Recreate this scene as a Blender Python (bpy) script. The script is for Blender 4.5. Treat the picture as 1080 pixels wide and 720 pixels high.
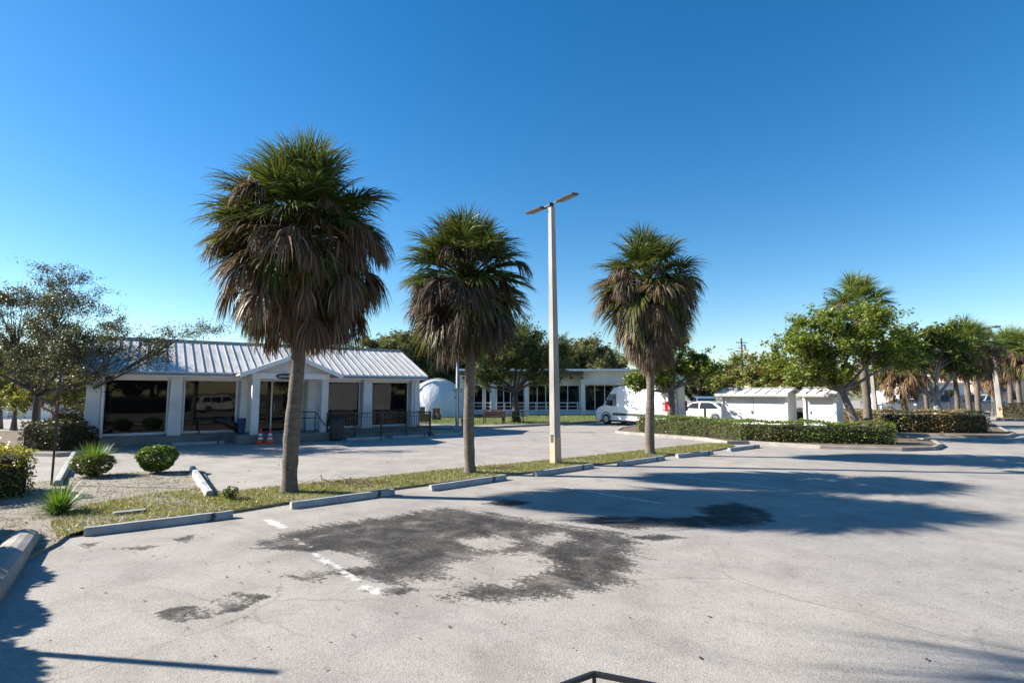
import bpy, bmesh, math, random
import numpy as np
from mathutils import Vector, Matrix
R = math.radians
random.seed(7)
for o in list(bpy.data.objects): bpy.data.objects.remove(o)
S = bpy.context.scene
COL = S.collection
# ------------------------------------------------------------------ camera
CAMH = 2.05
PITCH = math.atan(54 / 570)
cd = bpy.data.cameras.new("camera"); cam = bpy.data.objects.new("camera", cd); COL.objects.link(cam)
cam.location = (0, 0, CAMH); cam.rotation_euler = (R(90) + PITCH, 0, 0)
cd.sensor_width = 36; cd.lens = 19.0; cd.clip_end = 3000; cd.clip_start = 0.05
S.camera = cam
# ------------------------------------------------------------------ light
SUN_AZ = R(172.0)      # direction towards the sun in the XY plane, from +X
SUN_EL = R(31.0)
W = bpy.data.worlds.new("World"); S.world = W; W.use_nodes = True
wn = W.node_tree.nodes; wl = W.node_tree.links
bg = wn['Background']
sky = wn.new('ShaderNodeTexSky'); sky.sky_type = 'NISHITA'; sky.sun_disc = False
sky.sun_elevation = SUN_EL; sky.sun_rotation = R(90) - SUN_AZ
sky.altitude = 0; sky.air_density = 1.0; sky.dust_density = 0.15; sky.ozone_density = 2.5
hs = wn.new('ShaderNodeHueSaturation'); hs.inputs['Saturation'].default_value = 1.38; hs.inputs['Value'].default_value = 1.0
wl.new(sky.outputs[0], hs.inputs['Color'])
tn_ = wn.new('ShaderNodeMix'); tn_.data_type = 'RGBA'; tn_.blend_type = 'MULTIPLY'; tn_.inputs[0].default_value = 1.0
tn_.inputs[7].default_value = (1.0, .97, .95, 1)
wl.new(hs.outputs[0], tn_.inputs[6]); wl.new(tn_.outputs[2], bg.inputs[0]); bg.inputs[1].default_value = 0.079
sl = bpy.data.lights.new("sun", 'SUN'); sl.energy = 5.0; sl.angle = R(0.53); sl.color = (1.0, 0.94, 0.85)
so = bpy.data.objects.new("sun", sl); COL.objects.link(so)
sd = Vector((math.cos(SUN_AZ) * math.cos(SUN_EL), math.sin(SUN_AZ) * math.cos(SUN_EL), math.sin(SUN_EL)))
so.rotation_euler = sd.to_track_quat('Z', 'Y').to_euler(); so.location = (-30, 5, 30)
S.view_settings.view_transform = 'Standard'; S.view_settings.look = 'None'
S.view_settings.exposure = 1.27; S.view_settings.gamma = 1.0
try: S.view_settings.use_curve_mapping = False
except Exception: pass

# ------------------------------------------------------------------ helpers
def ray(px, py):
    u = (360 - py) / 570.0
    return ((px - 540) / 570.0, math.cos(PITCH) - u * math.sin(PITCH), math.sin(PITCH) + u * math.cos(PITCH))
def G(px, py, z=0.0):
    x, y, w = ray(px, py); t = (z - CAMH) / w
    return Vector((x * t, y * t, z))
def at(px, py, D):
    x, y, w = ray(px, py); t = D / y
    return Vector((x * t, D, CAMH + w * t))

def meta(o, label=None, cat=None, group=None, kind=None):
    if label: o['label'] = label
    if cat: o['category'] = cat
    if group: o['group'] = group
    if kind: o['kind'] = kind
    return o
def empty(name, loc, label, cat, rz=0.0, group=None, kind=None):
    o = bpy.data.objects.new(name, None); COL.objects.link(o); o.empty_display_size = 0.2
    o.location = loc; o.rotation_euler = (0, 0, rz)
    return meta(o, label, cat, group, kind)
def mesh_np(name, V, F, mat, parent=None, col=None, smooth=False):
    """V (n,3) F (m,4) or (m,3) numpy"""
    me = bpy.data.meshes.new(name)
    V = np.asarray(V, dtype=np.float32); F = np.asarray(F, dtype=np.int32)
    k = F.shape[1]
    me.vertices.add(len(V)); me.vertices.foreach_set('co', V.ravel())
    me.loops.add(F.size); me.loops.foreach_set('vertex_index', F.ravel())
    me.polygons.add(len(F)); me.polygons.foreach_set('loop_start', np.arange(0, F.size, k, dtype=np.int32))
    me.polygons.foreach_set('loop_total', np.full(len(F), k, dtype=np.int32))
    if smooth: me.polygons.foreach_set('use_smooth', np.ones(len(F), dtype=bool))
    me.update(calc_edges=True)
    if col is not None:
        c = np.ones((len(V), 4), dtype=np.float32); c[:, :3] = col
        a = me.color_attributes.new('Col', 'FLOAT_COLOR', 'POINT'); a.data.foreach_set('color', c.ravel())
    me.materials.append(mat)
    o = bpy.data.objects.new(name, me); COL.objects.link(o)
    if parent: o.parent = parent
    return o

class MB:
    def __init__(s): s.v = []; s.f = []
    def add(s, vs, fs):
        n = len(s.v); s.v += [tuple(v) for v in vs]; s.f += [tuple(i + n for i in f) for f in fs]; return s
    def box(s, c, d, rz=0.0, M=None):
        x, y, z = d[0] / 2, d[1] / 2, d[2] / 2
        vs = [Vector((a, b, e)) for a in (-x, x) for b in (-y, y) for e in (-z, z)]
        if M is None: M = Matrix.Rotation(rz, 4, 'Z')
        vs = [M @ v + Vector(c) for v in vs]
        return s.add(vs, [(0, 1, 3, 2), (4, 6, 7, 5), (0, 4, 5, 1), (2, 3, 7, 6), (0, 2, 6, 4), (1, 5, 7, 3)])
    def bx(s, x0, x1, y0, y1, z0, z1):
        return s.box(((x0 + x1) / 2, (y0 + y1) / 2, (z0 + z1) / 2), (x1 - x0, y1 - y0, z1 - z0))
    def bar(s, a, b, w, h=None):
        a = Vector(a); b = Vector(b); h = h or w
        d = b - a; q = d.to_track_quat('X', 'Z').to_matrix().to_4x4()
        return s.box((a + b) / 2, (d.length, w, h), M=q)
    def tube(s, pts, rad, n=8, cap=True):
        pts = [Vector(p) for p in pts]
        if not hasattr(rad, '__len__'): rad = [rad] * len(pts)
        vs = []; fs = []; prev = None
        for i, p in enumerate(pts):
            t = (pts[min(i + 1, len(pts) - 1)] - pts[max(i - 1, 0)])
            if t.length < 1e-6: t = Vector((0, 0, 1))
            t.normalize()
            if prev is None:
                a = Vector((1, 0, 0)) if abs(t.x) < .9 else Vector((0, 1, 0))
            else: a = prev
            a = (a - t * a.dot(t)); a.normalize(); prev = a
            b = t.cross(a)
            for k in range(n):
                an = 2 * math.pi * k / n
                vs.append(p + (a * math.cos(an) + b * math.sin(an)) * rad[i])
        for i in range(len(pts) - 1):
            for k in range(n):
                k2 = (k + 1) % n
                fs.append((i * n + k, i * n + k2, (i + 1) * n + k2, (i + 1) * n + k))
        if cap:
            fs.append(tuple(reversed(range(n)))); fs.append(tuple(range((len(pts) - 1) * n, len(pts) * n)))
        return s.add(vs, fs)
    def prism(s, poly, z0, z1):
        n = len(poly)
        vs = [(p[0], p[1], z0) for p in poly] + [(p[0], p[1], z1) for p in poly]
        fs = [tuple(reversed(range(n))), tuple(range(n, 2 * n))] + [(i, (i + 1) % n, n + (i + 1) % n, n + i) for i in range(n)]
        return s.add(vs, fs)
    def build(s, name, mat, parent=None, smooth=False, bevel=0.0, seg=1):
        me = bpy.data.meshes.new(name); me.from_pydata(s.v, [], s.f); me.update()
        bm = bmesh.new(); bm.from_mesh(me)
        bmesh.ops.recalc_face_normals(bm, faces=bm.faces)
        if bevel > 0:
            ed = [e for e in bm.edges if len(e.link_faces) == 2 and e.calc_face_angle(0) > 0.5]
            bmesh.ops.bevel(bm, geom=ed, offset=bevel, segments=seg, affect='EDGES', profile=0.6, clamp_overlap=True)
        for f in bm.faces: f.smooth = smooth
        bm.to_mesh(me); bm.free()
        me.materials.append(mat)
        o = bpy.data.objects.new(name, me); COL.objects.link(o)
        if parent: o.parent = parent
        return o

# ------------------------------------------------------------------ materials
def newmat(name):
    m = bpy.data.materials.new(name); m.use_nodes = True
    nt = m.node_tree; return m, nt.nodes, nt.links, nt.nodes['Principled BSDF']
def noise(N, L, scale, detail=4, rough=.55, vec=None, dist=0.0):
    n = N.new('ShaderNodeTexNoise'); n.inputs['Scale'].default_value = scale
    n.inputs['Detail'].default_value = detail; n.inputs['Roughness'].default_value = rough
    n.inputs['Distortion'].default_value = dist
    if vec is not None: L.new(vec, n.inputs['Vector'])
    return n
def ramp(N, L, fac, stops):
    r = N.new('ShaderNodeValToRGB'); e = r.color_ramp.elements
    while len(e) < len(stops): e.new(0.5)
    for i, (p, c) in enumerate(stops):
        e[i].position = p; e[i].color = (c[0], c[1], c[2], 1) if hasattr(c, '__len__') else (c, c, c, 1)
    L.new(fac, r.inputs[0]); return r
def mixc(N, L, fac, a, b, mode='MIX'):
    m = N.new('ShaderNodeMix'); m.data_type = 'RGBA'; m.blend_type = mode
    for s, v in ((m.inputs[0], fac), (m.inputs[6], a), (m.inputs[7], b)):
        if hasattr(v, 'links') or hasattr(v, 'is_output'): L.new(v, s)
        elif hasattr(v, '__len__'): s.default_value = (v[0], v[1], v[2], 1)
        else: s.default_value = v
    return m.outputs[2]
def math_(N, L, op, a, b=None, clamp=False):
    m = N.new('ShaderNodeMath'); m.operation = op; m.use_clamp = clamp
    for i, v in enumerate((a, b)):
        if v is None: continue
        if hasattr(v, 'is_output'): L.new(v, m.inputs[i])
        else: m.inputs[i].default_value = v
    return m.outputs[0]
def coords(N, L, kind='Object', scale=None):
    t = N.new('ShaderNodeTexCoord'); o = t.outputs[kind]
    if scale:
        mp = N.new('ShaderNodeMapping'); mp.inputs['Scale'].default_value = scale; L.new(o, mp.inputs[0]); o = mp.outputs[0]
    return o
def bump(N, L, P, h, strength=.3, dist=.01):
    b = N.new('ShaderNodeBump'); b.inputs['Strength'].default_value = strength; b.inputs['Distance'].default_value = dist
    L.new(h, b.inputs['Height']); L.new(b.outputs[0], P.inputs['Normal'])
def plain(name, c, rough=.6, metal=0, var=.18, scale=3.0, fine=40, bmp=.15, bd=.004, stretch=None, spec=.5):
    m, N, L, P = newmat(name)
    v = coords(N, L, 'Object', stretch)
    n1 = noise(N, L, scale, 5, .6, v); n2 = noise(N, L, fine, 3, .6, v)
    lo = [max(0, x * (1 - var)) for x in c]; hi = [min(1, x * (1 + var)) for x in c]
    r = ramp(N, L, n1.outputs[0], [(.3, lo), (.7, hi)])
    r2 = ramp(N, L, n2.outputs[0], [(.3, 1 - var * .5), (.7, 1.0)])
    L.new(mixc(N, L, 1.0, r.outputs[0], r2.outputs[0], 'MULTIPLY'), P.inputs['Base Color'])
    P.inputs['Roughness'].default_value = rough; P.inputs['Metallic'].default_value = metal
    P.inputs['Specular IOR Level'].default_value = spec
    if bmp: bump(N, L, P, n2.outputs[0], bmp, bd)
    return m
def leafmat(name, transl=.3, rough=.45):
    m, N, L, P = newmat(name)
    a = N.new('ShaderNodeVertexColor'); a.layer_name = 'Col'
    L.new(a.outputs[0], P.inputs['Base Color']); P.inputs['Roughness'].default_value = rough
    P.inputs['Specular IOR Level'].default_value = .35
    t = N.new('ShaderNodeBsdfTranslucent')
    tc = mixc(N, L, 1.0, a.outputs[0], (1.5, 1.5, .7), 'MULTIPLY'); L.new(tc, t.inputs[0])
    mx = N.new('ShaderNodeMixShader'); mx.inputs[0].default_value = transl
    L.new(P.outputs[0], mx.inputs[1]); L.new(t.outputs[0], mx.inputs[2])
    L.new(mx.outputs[0], N['Material Output'].inputs['Surface'])
    return m

# parking lot asphalt: old, pale, stony, with patch / paint / oil fields stored on the mesh
def asphalt_mat():
    m, N, L, P = newmat('worn_asphalt')
    v = coords(N, L, 'Object')
    big = noise(N, L, .22, 5, .6, v); mid = noise(N, L, 1.3, 6, .65, v, .3); vs = coords(N, L, 'Object', (.5, 2.2, 1))
    mp = N.new('ShaderNodeMapping'); mp.inputs['Rotation'].default_value = (0, 0, R(38)); L.new(coords(N, L, 'Object'), mp.inputs[0])
    mp2 = N.new('ShaderNodeMapping'); mp2.inputs['Scale'].default_value = (.35, 1.7, 1); L.new(mp.outputs[0], mp2.inputs[0])
    streak = noise(N, L, .9, 6, .62, mp2.outputs[0], .5)
    f1 = noise(N, L, 34, 4, .85, v); f2 = noise(N, L, 110, 2, .7, v)
    vo = N.new('ShaderNodeTexVoronoi'); vo.inputs['Scale'].default_value = 75; L.new(v, vo.inputs['Vector'])
    base = ramp(N, L, mid.outputs[0], [(.28, (.26, .236, .21)), (.5, (.335, .308, .276)), (.72, (.385, .355, .32))])
    b2 = ramp(N, L, big.outputs[0], [(.35, (.86, .86, .88)), (.65, (1.06, 1.04, 1.0))])
    c = mixc(N, L, 1.0, base.outputs[0], b2.outputs[0], 'MULTIPLY')
    st = ramp(N, L, streak.outputs[0], [(.52, 0.0), (.72, .5)])
    c = mixc(N, L, st.outputs[0], c, (.20, .187, .175))
    sp = ramp(N, L, f1.outputs[0], [(.28, .45), (.44, .95), (.6, 1.08), (.75, 1.4)])
    c = mixc(N, L, 1.0, c, sp.outputs[0], 'MULTIPLY')
    sp2 = ramp(N, L, f2.outputs[0], [(.3, .55), (.47, 1.0), (.72, 1.32)])
    c = mixc(N, L, .85, c, mixc(N, L, 1.0, c, sp2.outputs[0], 'MULTIPLY'))
    pit = noise(N, L, 14, 5, .8, v); pr0 = ramp(N, L, pit.outputs[0], [(.30, .55), (.40, .92), (.5, 1.0), (.7, 1.08)])
    c = mixc(N, L, 1.0, c, pr0.outputs[0], 'MULTIPLY')
    blot = noise(N, L, 4.2, 7, .78, v, .6); bl = ramp(N, L, blot.outputs[0], [(.60, 0.0), (.72, .55)]); c = mixc(N, L, bl.outputs[0], c, (.15, .138, .125))
    spot = N.new('ShaderNodeTexVoronoi'); spot.inputs['Scale'].default_value = 1.7; L.new(v, spot.inputs['Vector']); sp3 = ramp(N, L, spot.outputs['Distance'], [(.018, .8), (.035, 0.0)]); c = mixc(N, L, sp3.outputs[0], c, (.05, .045, .04))
    # cracks
    ck = N.new('ShaderNodeTexVoronoi'); ck.feature = 'DISTANCE_TO_EDGE'; ck.inputs['Scale'].default_value = .42
    wn_ = noise(N, L, 1.4, 5, .6, v)
    wv = N.new('ShaderNodeMix'); wv.data_type = 'VECTOR'; wv.inputs[0].default_value = .35
    L.new(v, wv.inputs[4]); L.new(wn_.outputs['Color'], wv.inputs[5]); L.new(wv.outputs[1], ck.inputs['Vector'])
    ckm = ramp(N, L, ck.outputs['Distance'], [(0.0, .38), (.006, .0)])
    gate = ramp(N, L, big.outputs[0], [(.44, 0.0), (.5, 1.0)])
    ckf = math_(N, L, 'MULTIPLY', ckm.outputs[0], gate.outputs[0])
    c = mixc(N, L, ckf, c, (.09, .085, .08))
    # patches
    at_ = N.new('ShaderNodeAttribute'); at_.attribute_name = 'patch'
    pn = noise(N, L, 2.6, 8, .68, mp2.outputs[0], .4); pn2 = noise(N, L, 16, 6, .85, v)
    s1 = math_(N, L, 'SUBTRACT', pn.outputs[0], .5); s1 = math_(N, L, 'MULTIPLY', s1, 1.15)
    s2 = math_(N, L, 'SUBTRACT', pn2.outputs[0], .5); s2 = math_(N, L, 'MULTIPLY', s2, 1.5)
    d = math_(N, L, 'ADD', at_.outputs['Fac'], s1); d = math_(N, L, 'ADD', d, s2)
    mask = ramp(N, L, d, [(.0, 0.0), (.04, .8), (.3, 1.0)])
    pg = noise(N, L, 26, 5, .9, v); pc = ramp(N, L, pg.outputs[0], [(.3, (.008, .008, .008)), (.50, (.022, .020, .019)), (.60, (.07, .064, .058)), (.70, (.24, .22, .195))])
    pcb = ramp(N, L, mid.outputs[0], [(.36, (.6, .6, .62)), (.5, (1.0, .96, .92)), (.66, (2.0, 1.75, 1.5))])
    pcc = mixc(N, L, 1.0, pc.outputs[0], pcb.outputs[0], 'MULTIPLY')
    wr = noise(N, L, 1.9, 6, .7, v, .5); wrr = ramp(N, L, wr.outputs[0], [(.46, 1.0), (.57, .86), (.66, .55)])
    c = mixc(N, L, math_(N, L, 'MULTIPLY', mask.outputs[0], wrr.outputs[0]), c, pcc)
    # paint
    ap = N.new('ShaderNodeAttribute'); ap.attribute_name = 'paint'
    pn3 = noise(N, L, 9, 6, .75, v)
    e = math_(N, L, 'SUBTRACT', pn3.outputs[0], .5); e = math_(N, L, 'MULTIPLY', e, .4)
    e = math_(N, L, 'ADD', ap.outputs['Fac'], e)
    pm = ramp(N, L, e, [(.0, 0.0), (.05, .85)])
    c = mixc(N, L, pm.outputs[0], c, (.60, .58, .54))
    L.new(c, P.inputs['Base Color'])
    P.inputs['Roughness'].default_value = .82; P.inputs['Specular IOR Level'].default_value = .3
    h = math_(N, L, 'ADD', f1.outputs[0], vo.outputs['Distance'])
    h2 = math_(N, L, 'MULTIPLY', mask.outputs[0], .9); h = math_(N, L, 'ADD', h, h2)
    bump(N, L, P, h, .5, .005)
    return m
M_ASPH = asphalt_mat()

def soil_mat(name, cols, scale=2.0, bd=.03):
    m, N, L, P = newmat(name)
    v = coords(N, L, 'Object')
    n = noise(N, L, scale, 8, .7, v, .3); n2 = noise(N, L, 30, 4, .7, v)
    r = ramp(N, L, n.outputs[0], [(.3 + .4 * i / (len(cols) - 1), c) for i, c in enumerate(cols)])
    r2 = ramp(N, L, n2.outputs[0], [(.3, .6), (.7, 1.15)])
    L.new(mixc(N, L, 1.0, r.outputs[0], r2.outputs[0], 'MULTIPLY'), P.inputs['Base Color'])
    P.inputs['Roughness'].default_value = .95; bump(N, L, P, n2.outputs[0], .8, bd)
    return m
M_SAND = soil_mat('sandy_soil', [(.10, .08, .055), (.25, .215, .165), (.36, .32, .26), (.20, .165, .12)], 1.9)
M_GRASSB = soil_mat('thin_turf', [(.14, .14, .05), (.30, .25, .15), (.18, .17, .07), (.34, .29, .2)], 2.2)
M_LAWN = soil_mat('lawn', [(.09, .12, .03), (.15, .17, .05), (.21, .20, .08)], 1.4)
M_EARTH = soil_mat('dry_ground', [(.15, .14, .09), (.22, .20, .13), (.13, .14, .07)], .3)
M_MULCH = soil_mat('leaf_litter', [(.07, .045, .03), (.17, .12, .08), (.26, .21, .15)], 4)
M_CONC = plain('concrete', (.30, .275, .245), .85, var=.25, scale=2.5, fine=45, bmp=.5, bd=.006)
M_STOP = plain('painted_wheel_stop', (.46, .47, .47), .8, var=.3, scale=3, fine=30, bmp=.5, bd=.006)
M_POLE = plain('pole_concrete', (.36, .335, .30), .85, var=.3, scale=1.5, fine=60, bmp=.4, bd=.004, stretch=(1, 1, .4))
M_WALLW = plain('white_wall_paint', (.66, .66, .65), .6, var=.17, scale=.9, fine=25, bmp=.12)
M_TRIMW = plain('white_trim_paint', (.78, .78, .77), .5, var=.08, scale=1.0, fine=20, bmp=.1)
M_PLINTH = plain('grey_plinth', (.20, .19, .18), .85, var=.3, scale=1.2, fine=20, bmp=.4)
M_BLK = plain('black_metal', (.02, .02, .022), .4, var=.3, bmp=.1)
M_DARK = plain('dark_plastic', (.03, .032, .035), .5, var=.3, bmp=.1)
M_RUB = plain('tyre_rubber', (.025, .025, .025), .85, var=.3, fine=60)
M_RIM = plain('wheel_rim_metal', (.35, .35, .36), .35, .8, var=.1, bmp=0)
M_GREYM = plain('grey_metal', (.32, .34, .36), .45, .5, var=.15, bmp=.05)
M_DARKG = plain('dark_grey_metal', (.09, .09, .095), .45, .3, var=.15, bmp=.05)
M_LED = plain('lamp_glass', (.12, .11, .10), .35, var=.1, bmp=.05)
M_ORANGE = plain('cone_orange', (.85, .10, .03), .5, var=.12, bmp=.05)
M_REFL = plain('reflective_band', (.85, .82, .80), .4, var=.05, bmp=.05)
M_RED = plain('red_lens', (.5, .01, .01), .2, var=.1, bmp=0)
M_MAROON = plain('maroon_plastic', (.13, .05, .045), .55, var=.2)
M_WOOD = plain('weathered_wood', (.20, .13, .08), .8, var=.35, scale=4, fine=30, stretch=(1, 1, 5))
M_BROWNW = plain('dark_wood', (.10, .075, .06), .8, var=.3, scale=4)
M_PEACH = plain('peach_stucco', (.62, .42, .32), .85, var=.1)
M_BLUE = plain('blue_awning', (.03, .12, .38), .7, var=.15)
M_YEL = plain('yellow_paint', (.62, .42, .10), .6, var=.25, scale=4)
M_BLUEB = plain('blue_plastic', (.02, .05, .14), .5, var=.2)
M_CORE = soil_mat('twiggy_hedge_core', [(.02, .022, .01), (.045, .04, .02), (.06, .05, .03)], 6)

def barkmat(name, c1, c2, rings=False, sc=6):
    m, N, L, P = newmat(name)
    v = coords(N, L, 'Object', (1, 1, 3.2) if rings else (1, 1, .35))
    n = noise(N, L, sc, 7, .7, v, .4); n2 = noise(N, L, 45, 4, .7, coords(N, L, 'Object'))
    r = ramp(N, L, n.outputs[0], [(.3, c1), (.68, c2)])
    r2 = ramp(N, L, n2.outputs[0], [(.3, .6), (.7, 1.2)])
    L.new(mixc(N, L, 1.0, r.outputs[0], r2.outputs[0], 'MULTIPLY'), P.inputs['Base Color'])
    P.inputs['Roughness'].default_value = .9
    h = math_(N, L, 'ADD', n.outputs[0], math_(N, L, 'MULTIPLY', n2.outputs[0], .5))
    bump(N, L, P, h, .9, .03)
    return m
M_PTRUNK = barkmat('palm_bark', (.075, .06, .048), (.24, .195, .155), True, 7)
M_BARK = barkmat('dark_bark', (.05, .042, .036), (.13, .11, .095))
M_BARKP = barkmat('pale_bark', (.24, .21, .19), (.46, .42, .38))
M_BARKM = barkmat('brown_bark', (.13, .10, .085), (.28, .23, .20))
M_PALM = leafmat('palm_leaf', .22, .42)
M_DEADP = leafmat('dead_palm_leaf', .12, .75)
M_LEAF = leafmat('tree_leaf', .28, .45)

def roof_mat():
    m, N, L, P = newmat('metal_roof')
    v = coords(N, L, 'Object', (3.0, .35, 1)); n = noise(N, L, 2.0, 6, .65, v); n2 = noise(N, L, .8, 4, .6, coords(N, L, 'Object'))
    r = ramp(N, L, n.outputs[0], [(.30, (.42, .35, .27)), (.45, (.66, .62, .56)), (.7, (.75, .72, .68))])
    r2 = ramp(N, L, n2.outputs[0], [(.3, .8), (.7, 1.05)])
    L.new(mixc(N, L, 1.0, r.outputs[0], r2.outputs[0], 'MULTIPLY'), P.inputs['Base Color'])
    P.inputs['Roughness'].default_value = .5; P.inputs['Metallic'].default_value = 0.0
    return m
M_ROOF = roof_mat()
def glass_mat(name, tint=(.006, .007, .008), ior=1.36):
    m, N, L, P = newmat(name)
    P.inputs['Base Color'].default_value = (*tint, 1); P.inputs['Roughness'].default_value = .02
    P.inputs['IOR'].default_value = ior
    n = noise(N, L, .7, 2, .5, coords(N, L)); bump(N, L, P, n.outputs[0], .12, .02)
    return m
M_GLASS = glass_mat('tinted_window')
M_CGLASS = glass_mat('vehicle_window', (.02, .022, .025), 1.6)
def carpaint(name, c):
    m, N, L, P = newmat(name)
    n = noise(N, L, 1.2, 4, .6, coords(N, L)); r = ramp(N, L, n.outputs[0], [(.3, [x * .93 for x in c]), (.7, c)])
    L.new(r.outputs[0], P.inputs['Base Color']); P.inputs['Roughness'].default_value = .35
    P.inputs['Coat Weight'].default_value = .5; P.inputs['Coat Roughness'].default_value = .08
    return m
P_WHITE = carpaint('white_car_paint', (.74, .74, .73)); P_DARK = carpaint('dark_car_paint', (.03, .032, .04))
P_SILV = carpaint('silver_car_paint', (.33, .37, .42)); P_BLUE = carpaint('blue_car_paint', (.10, .19, .30))
def fabric_mat():
    m, N, L, P = newmat('tent_fabric')
    n = noise(N, L, 1.1, 5, .6, coords(N, L, 'Object', (1, 1, .4)), .8)
    r = ramp(N, L, n.outputs[0], [(.3, (.55, .60, .64)), (.7, (.78, .80, .82))])
    L.new(r.outputs[0], P.inputs['Base Color']); P.inputs['Roughness'].default_value = .45; bump(N, L, P, n.outputs[0], .6, .15)
    return m
M_TENT = fabric_mat()

# ------------------------------------------------------------------ ground
def pxpoly(pts, z=0.0): return [(G(x, y).x, G(x, y).y) for x, y in pts]
def sdf_poly(P, poly):
    """signed distance, positive inside"""
    poly = np.array(poly); n = len(poly); d = np.full(len(P), 1e9); inside = np.zeros(len(P), bool)
    for i in range(n):
        a = poly[i]; b = poly[(i + 1) % n]; e = b - a
        w = P - a; t = np.clip((w @ e) / (e @ e), 0, 1)
        dd = np.linalg.norm(w - t[:, None] * e, axis=1); d = np.minimum(d, dd)
        c = (a[1] > P[:, 1]) != (b[1] > P[:, 1])
        with np.errstate(divide='ignore', invalid='ignore'):
            xi = (b[0] - a[0]) * (P[:, 1] - a[1]) / (b[1] - a[1] + 1e-12) + a[0]
        inside ^= c & (P[:, 0] < xi)
    return np.where(inside, d, -d)
def meta_struct(o): o['kind'] = 'structure'; return o
g = MB(); g.add([(-900, -900, -.03), (900, -900, -.03), (900, 900, -.03), (-900, 900, -.03)], [(0, 1, 2, 3)])
meta_struct(g.build('ground', M_EARTH))

def build_lot():
    X0, X1, Y0, Y1 = -8.5, 12.5, 3.4, 17.0; s = .045
    xs = np.arange(X0, X1 + 1e-6, s); ys = np.arange(Y0, Y1 + 1e-6, s); X1 = xs[-1]; Y1 = ys[-1]
    gx, gy = np.meshgrid(xs, ys); P = np.stack([gx.ravel(), gy.ravel()], 1); nx = len(xs); ny = len(ys)
    V = np.zeros((len(P), 3)); V[:, :2] = P
    idx = np.arange(len(P)).reshape(ny, nx)
    F = np.stack([idx[:-1, :-1].ravel(), idx[:-1, 1:].ravel(), idx[1:, 1:].ravel(), idx[1:, :-1].ravel()], 1)
    # patches traced on the pavement
    patches = [
        [(268, 575), (300, 562), (345, 552), (400, 545), (470, 535), (520, 540), (560, 548), (610, 556), (655, 560), (672, 572), (668, 585),
         (678, 597), (660, 610), (625, 622), (590, 630), (545, 633), (500, 632), (470, 630), (482, 624), (520, 618), (560, 607), (575, 595), (560, 585), (525, 583), (490, 592),
         (470, 608), (440, 616), (400, 614), (360, 606), (320, 612), (308, 606), (350, 600), (390, 596), (375, 585), (330, 580)],
        [(165, 645), (185, 640), (215, 638), (245, 624), (285, 628), (262, 641), (220, 652), (190, 656), (168, 652)],
        [(595, 549), (640, 543), (700, 546), (760, 541), (800, 547), (780, 555), (720, 556), (650, 557)],
        [(735, 533), (775, 530), (812, 538), (816, 550), (790, 557), (760, 549), (738, 541)],
        [(505, 531), (530, 526), (565, 529), (540, 534)],
        [(455, 610), (475, 606), (500, 610), (480, 620)],
        [(410, 618), (440, 620), (420, 630), (396, 624)],
        [(180, 569), (205, 563), (200, 572)], [(375, 612), (395, 618), (405, 626), (385, 622)],
        [(655, 566), (700, 563), (725, 567), (690, 571)],
        [(232, 655), (262, 650), (258, 654), (236, 659)], [(255, 578), (330, 572), (390, 576), (330, 582)], [(120, 578), (175, 574), (150, 580)], [(80, 574), (112, 570), (95, 577)],
    ]
    pf = np.full(len(P), -3.0)
    for i, pl in enumerate(patches):
        q = sdf_poly(P, pxpoly(pl)) * (1.0 if i == 0 else 3.2); pf = np.maximum(pf, np.clip(q * (1.7 if i == 1 else .5 if i in (2, 3) else 1.0), -1, .6 if i == 1 else .34))
    holes = [[(470, 596), (500, 588), (540, 590), (560, 600), (530, 612), (495, 620), (468, 616)],
             [(488, 570), (520, 566), (545, 570), (530, 578), (500, 580)], [(200, 640), (240, 630), (250, 634), (212, 645)],
             [(560, 566), (590, 562), (600, 568), (575, 574)]]
    for h in holes:
        q = sdf_poly(P, pxpoly(h)); pf = np.minimum(pf, -np.clip(q, -1, .35) * 1.2)
    pf = np.clip(pf, -1, .62)
    # paint lines
    def line(a, b, w, k=0.0):
        a = G(*a); b = G(*b); a = np.array([a.x, a.y]); b = np.array([b.x, b.y]); e = b - a
        w_ = P - a; t = np.clip((w_ @ e) / (e @ e), 0, 1)
        return (w / 2 - np.linalg.norm(w_ - t[:, None] * e, axis=1)) + k
    pt = np.full(len(P), -1.0)
    for a, b, w, k in [((283, 548), (299, 556), .12, .02), ((312, 568), (326, 577), .10, -.02), ((332, 583), (376, 611), .11, .0), ((384, 618), (396, 625), .1, .02),
                       ((597, 514), (700, 531), .10, .015), ((712, 501), (836, 517), .10, .015), ((500, 526), (560, 535), .09, -.04),
                       ((440, 519), (470, 523), .1, -.04), ((786, 491), (900, 503), .1, -.01)]:
        pt = np.maximum(pt, line(a, b, w, k))
    o = mesh_np('parking_lot', V, F, M_ASPH)
    for nm, arr in (('patch', pf), ('paint', pt)):
        a = o.data.attributes.new(nm, 'FLOAT', 'POINT'); a.data.foreach_set('value', arr.astype(np.float32))
    # surrounding quads share the same object
    bm = bmesh.new(); bm.from_mesh(o.data)
    lp = bm.verts.layers.float['patch']; lq = bm.verts.layers.float['paint']
    E = (-70, 90, -60, 140)
    def q(x0, x1, y0, y1):
        vs = [bm.verts.new((x, y, 0)) for x, y in ((x0, y0), (x1, y0), (x1, y1), (x0, y1))]
        for w in vs: w[lp] = -3; w[lq] = -1
        bm.faces.new(vs)
    q(E[0], X0, E[2], E[3]); q(X1, E[1], E[2], E[3]); q(X0, X1, E[2], Y0); q(X0, X1, Y1, E[3])
    bm.to_mesh(o.data); bm.free()
    return meta_struct(o)
build_lot()

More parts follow.
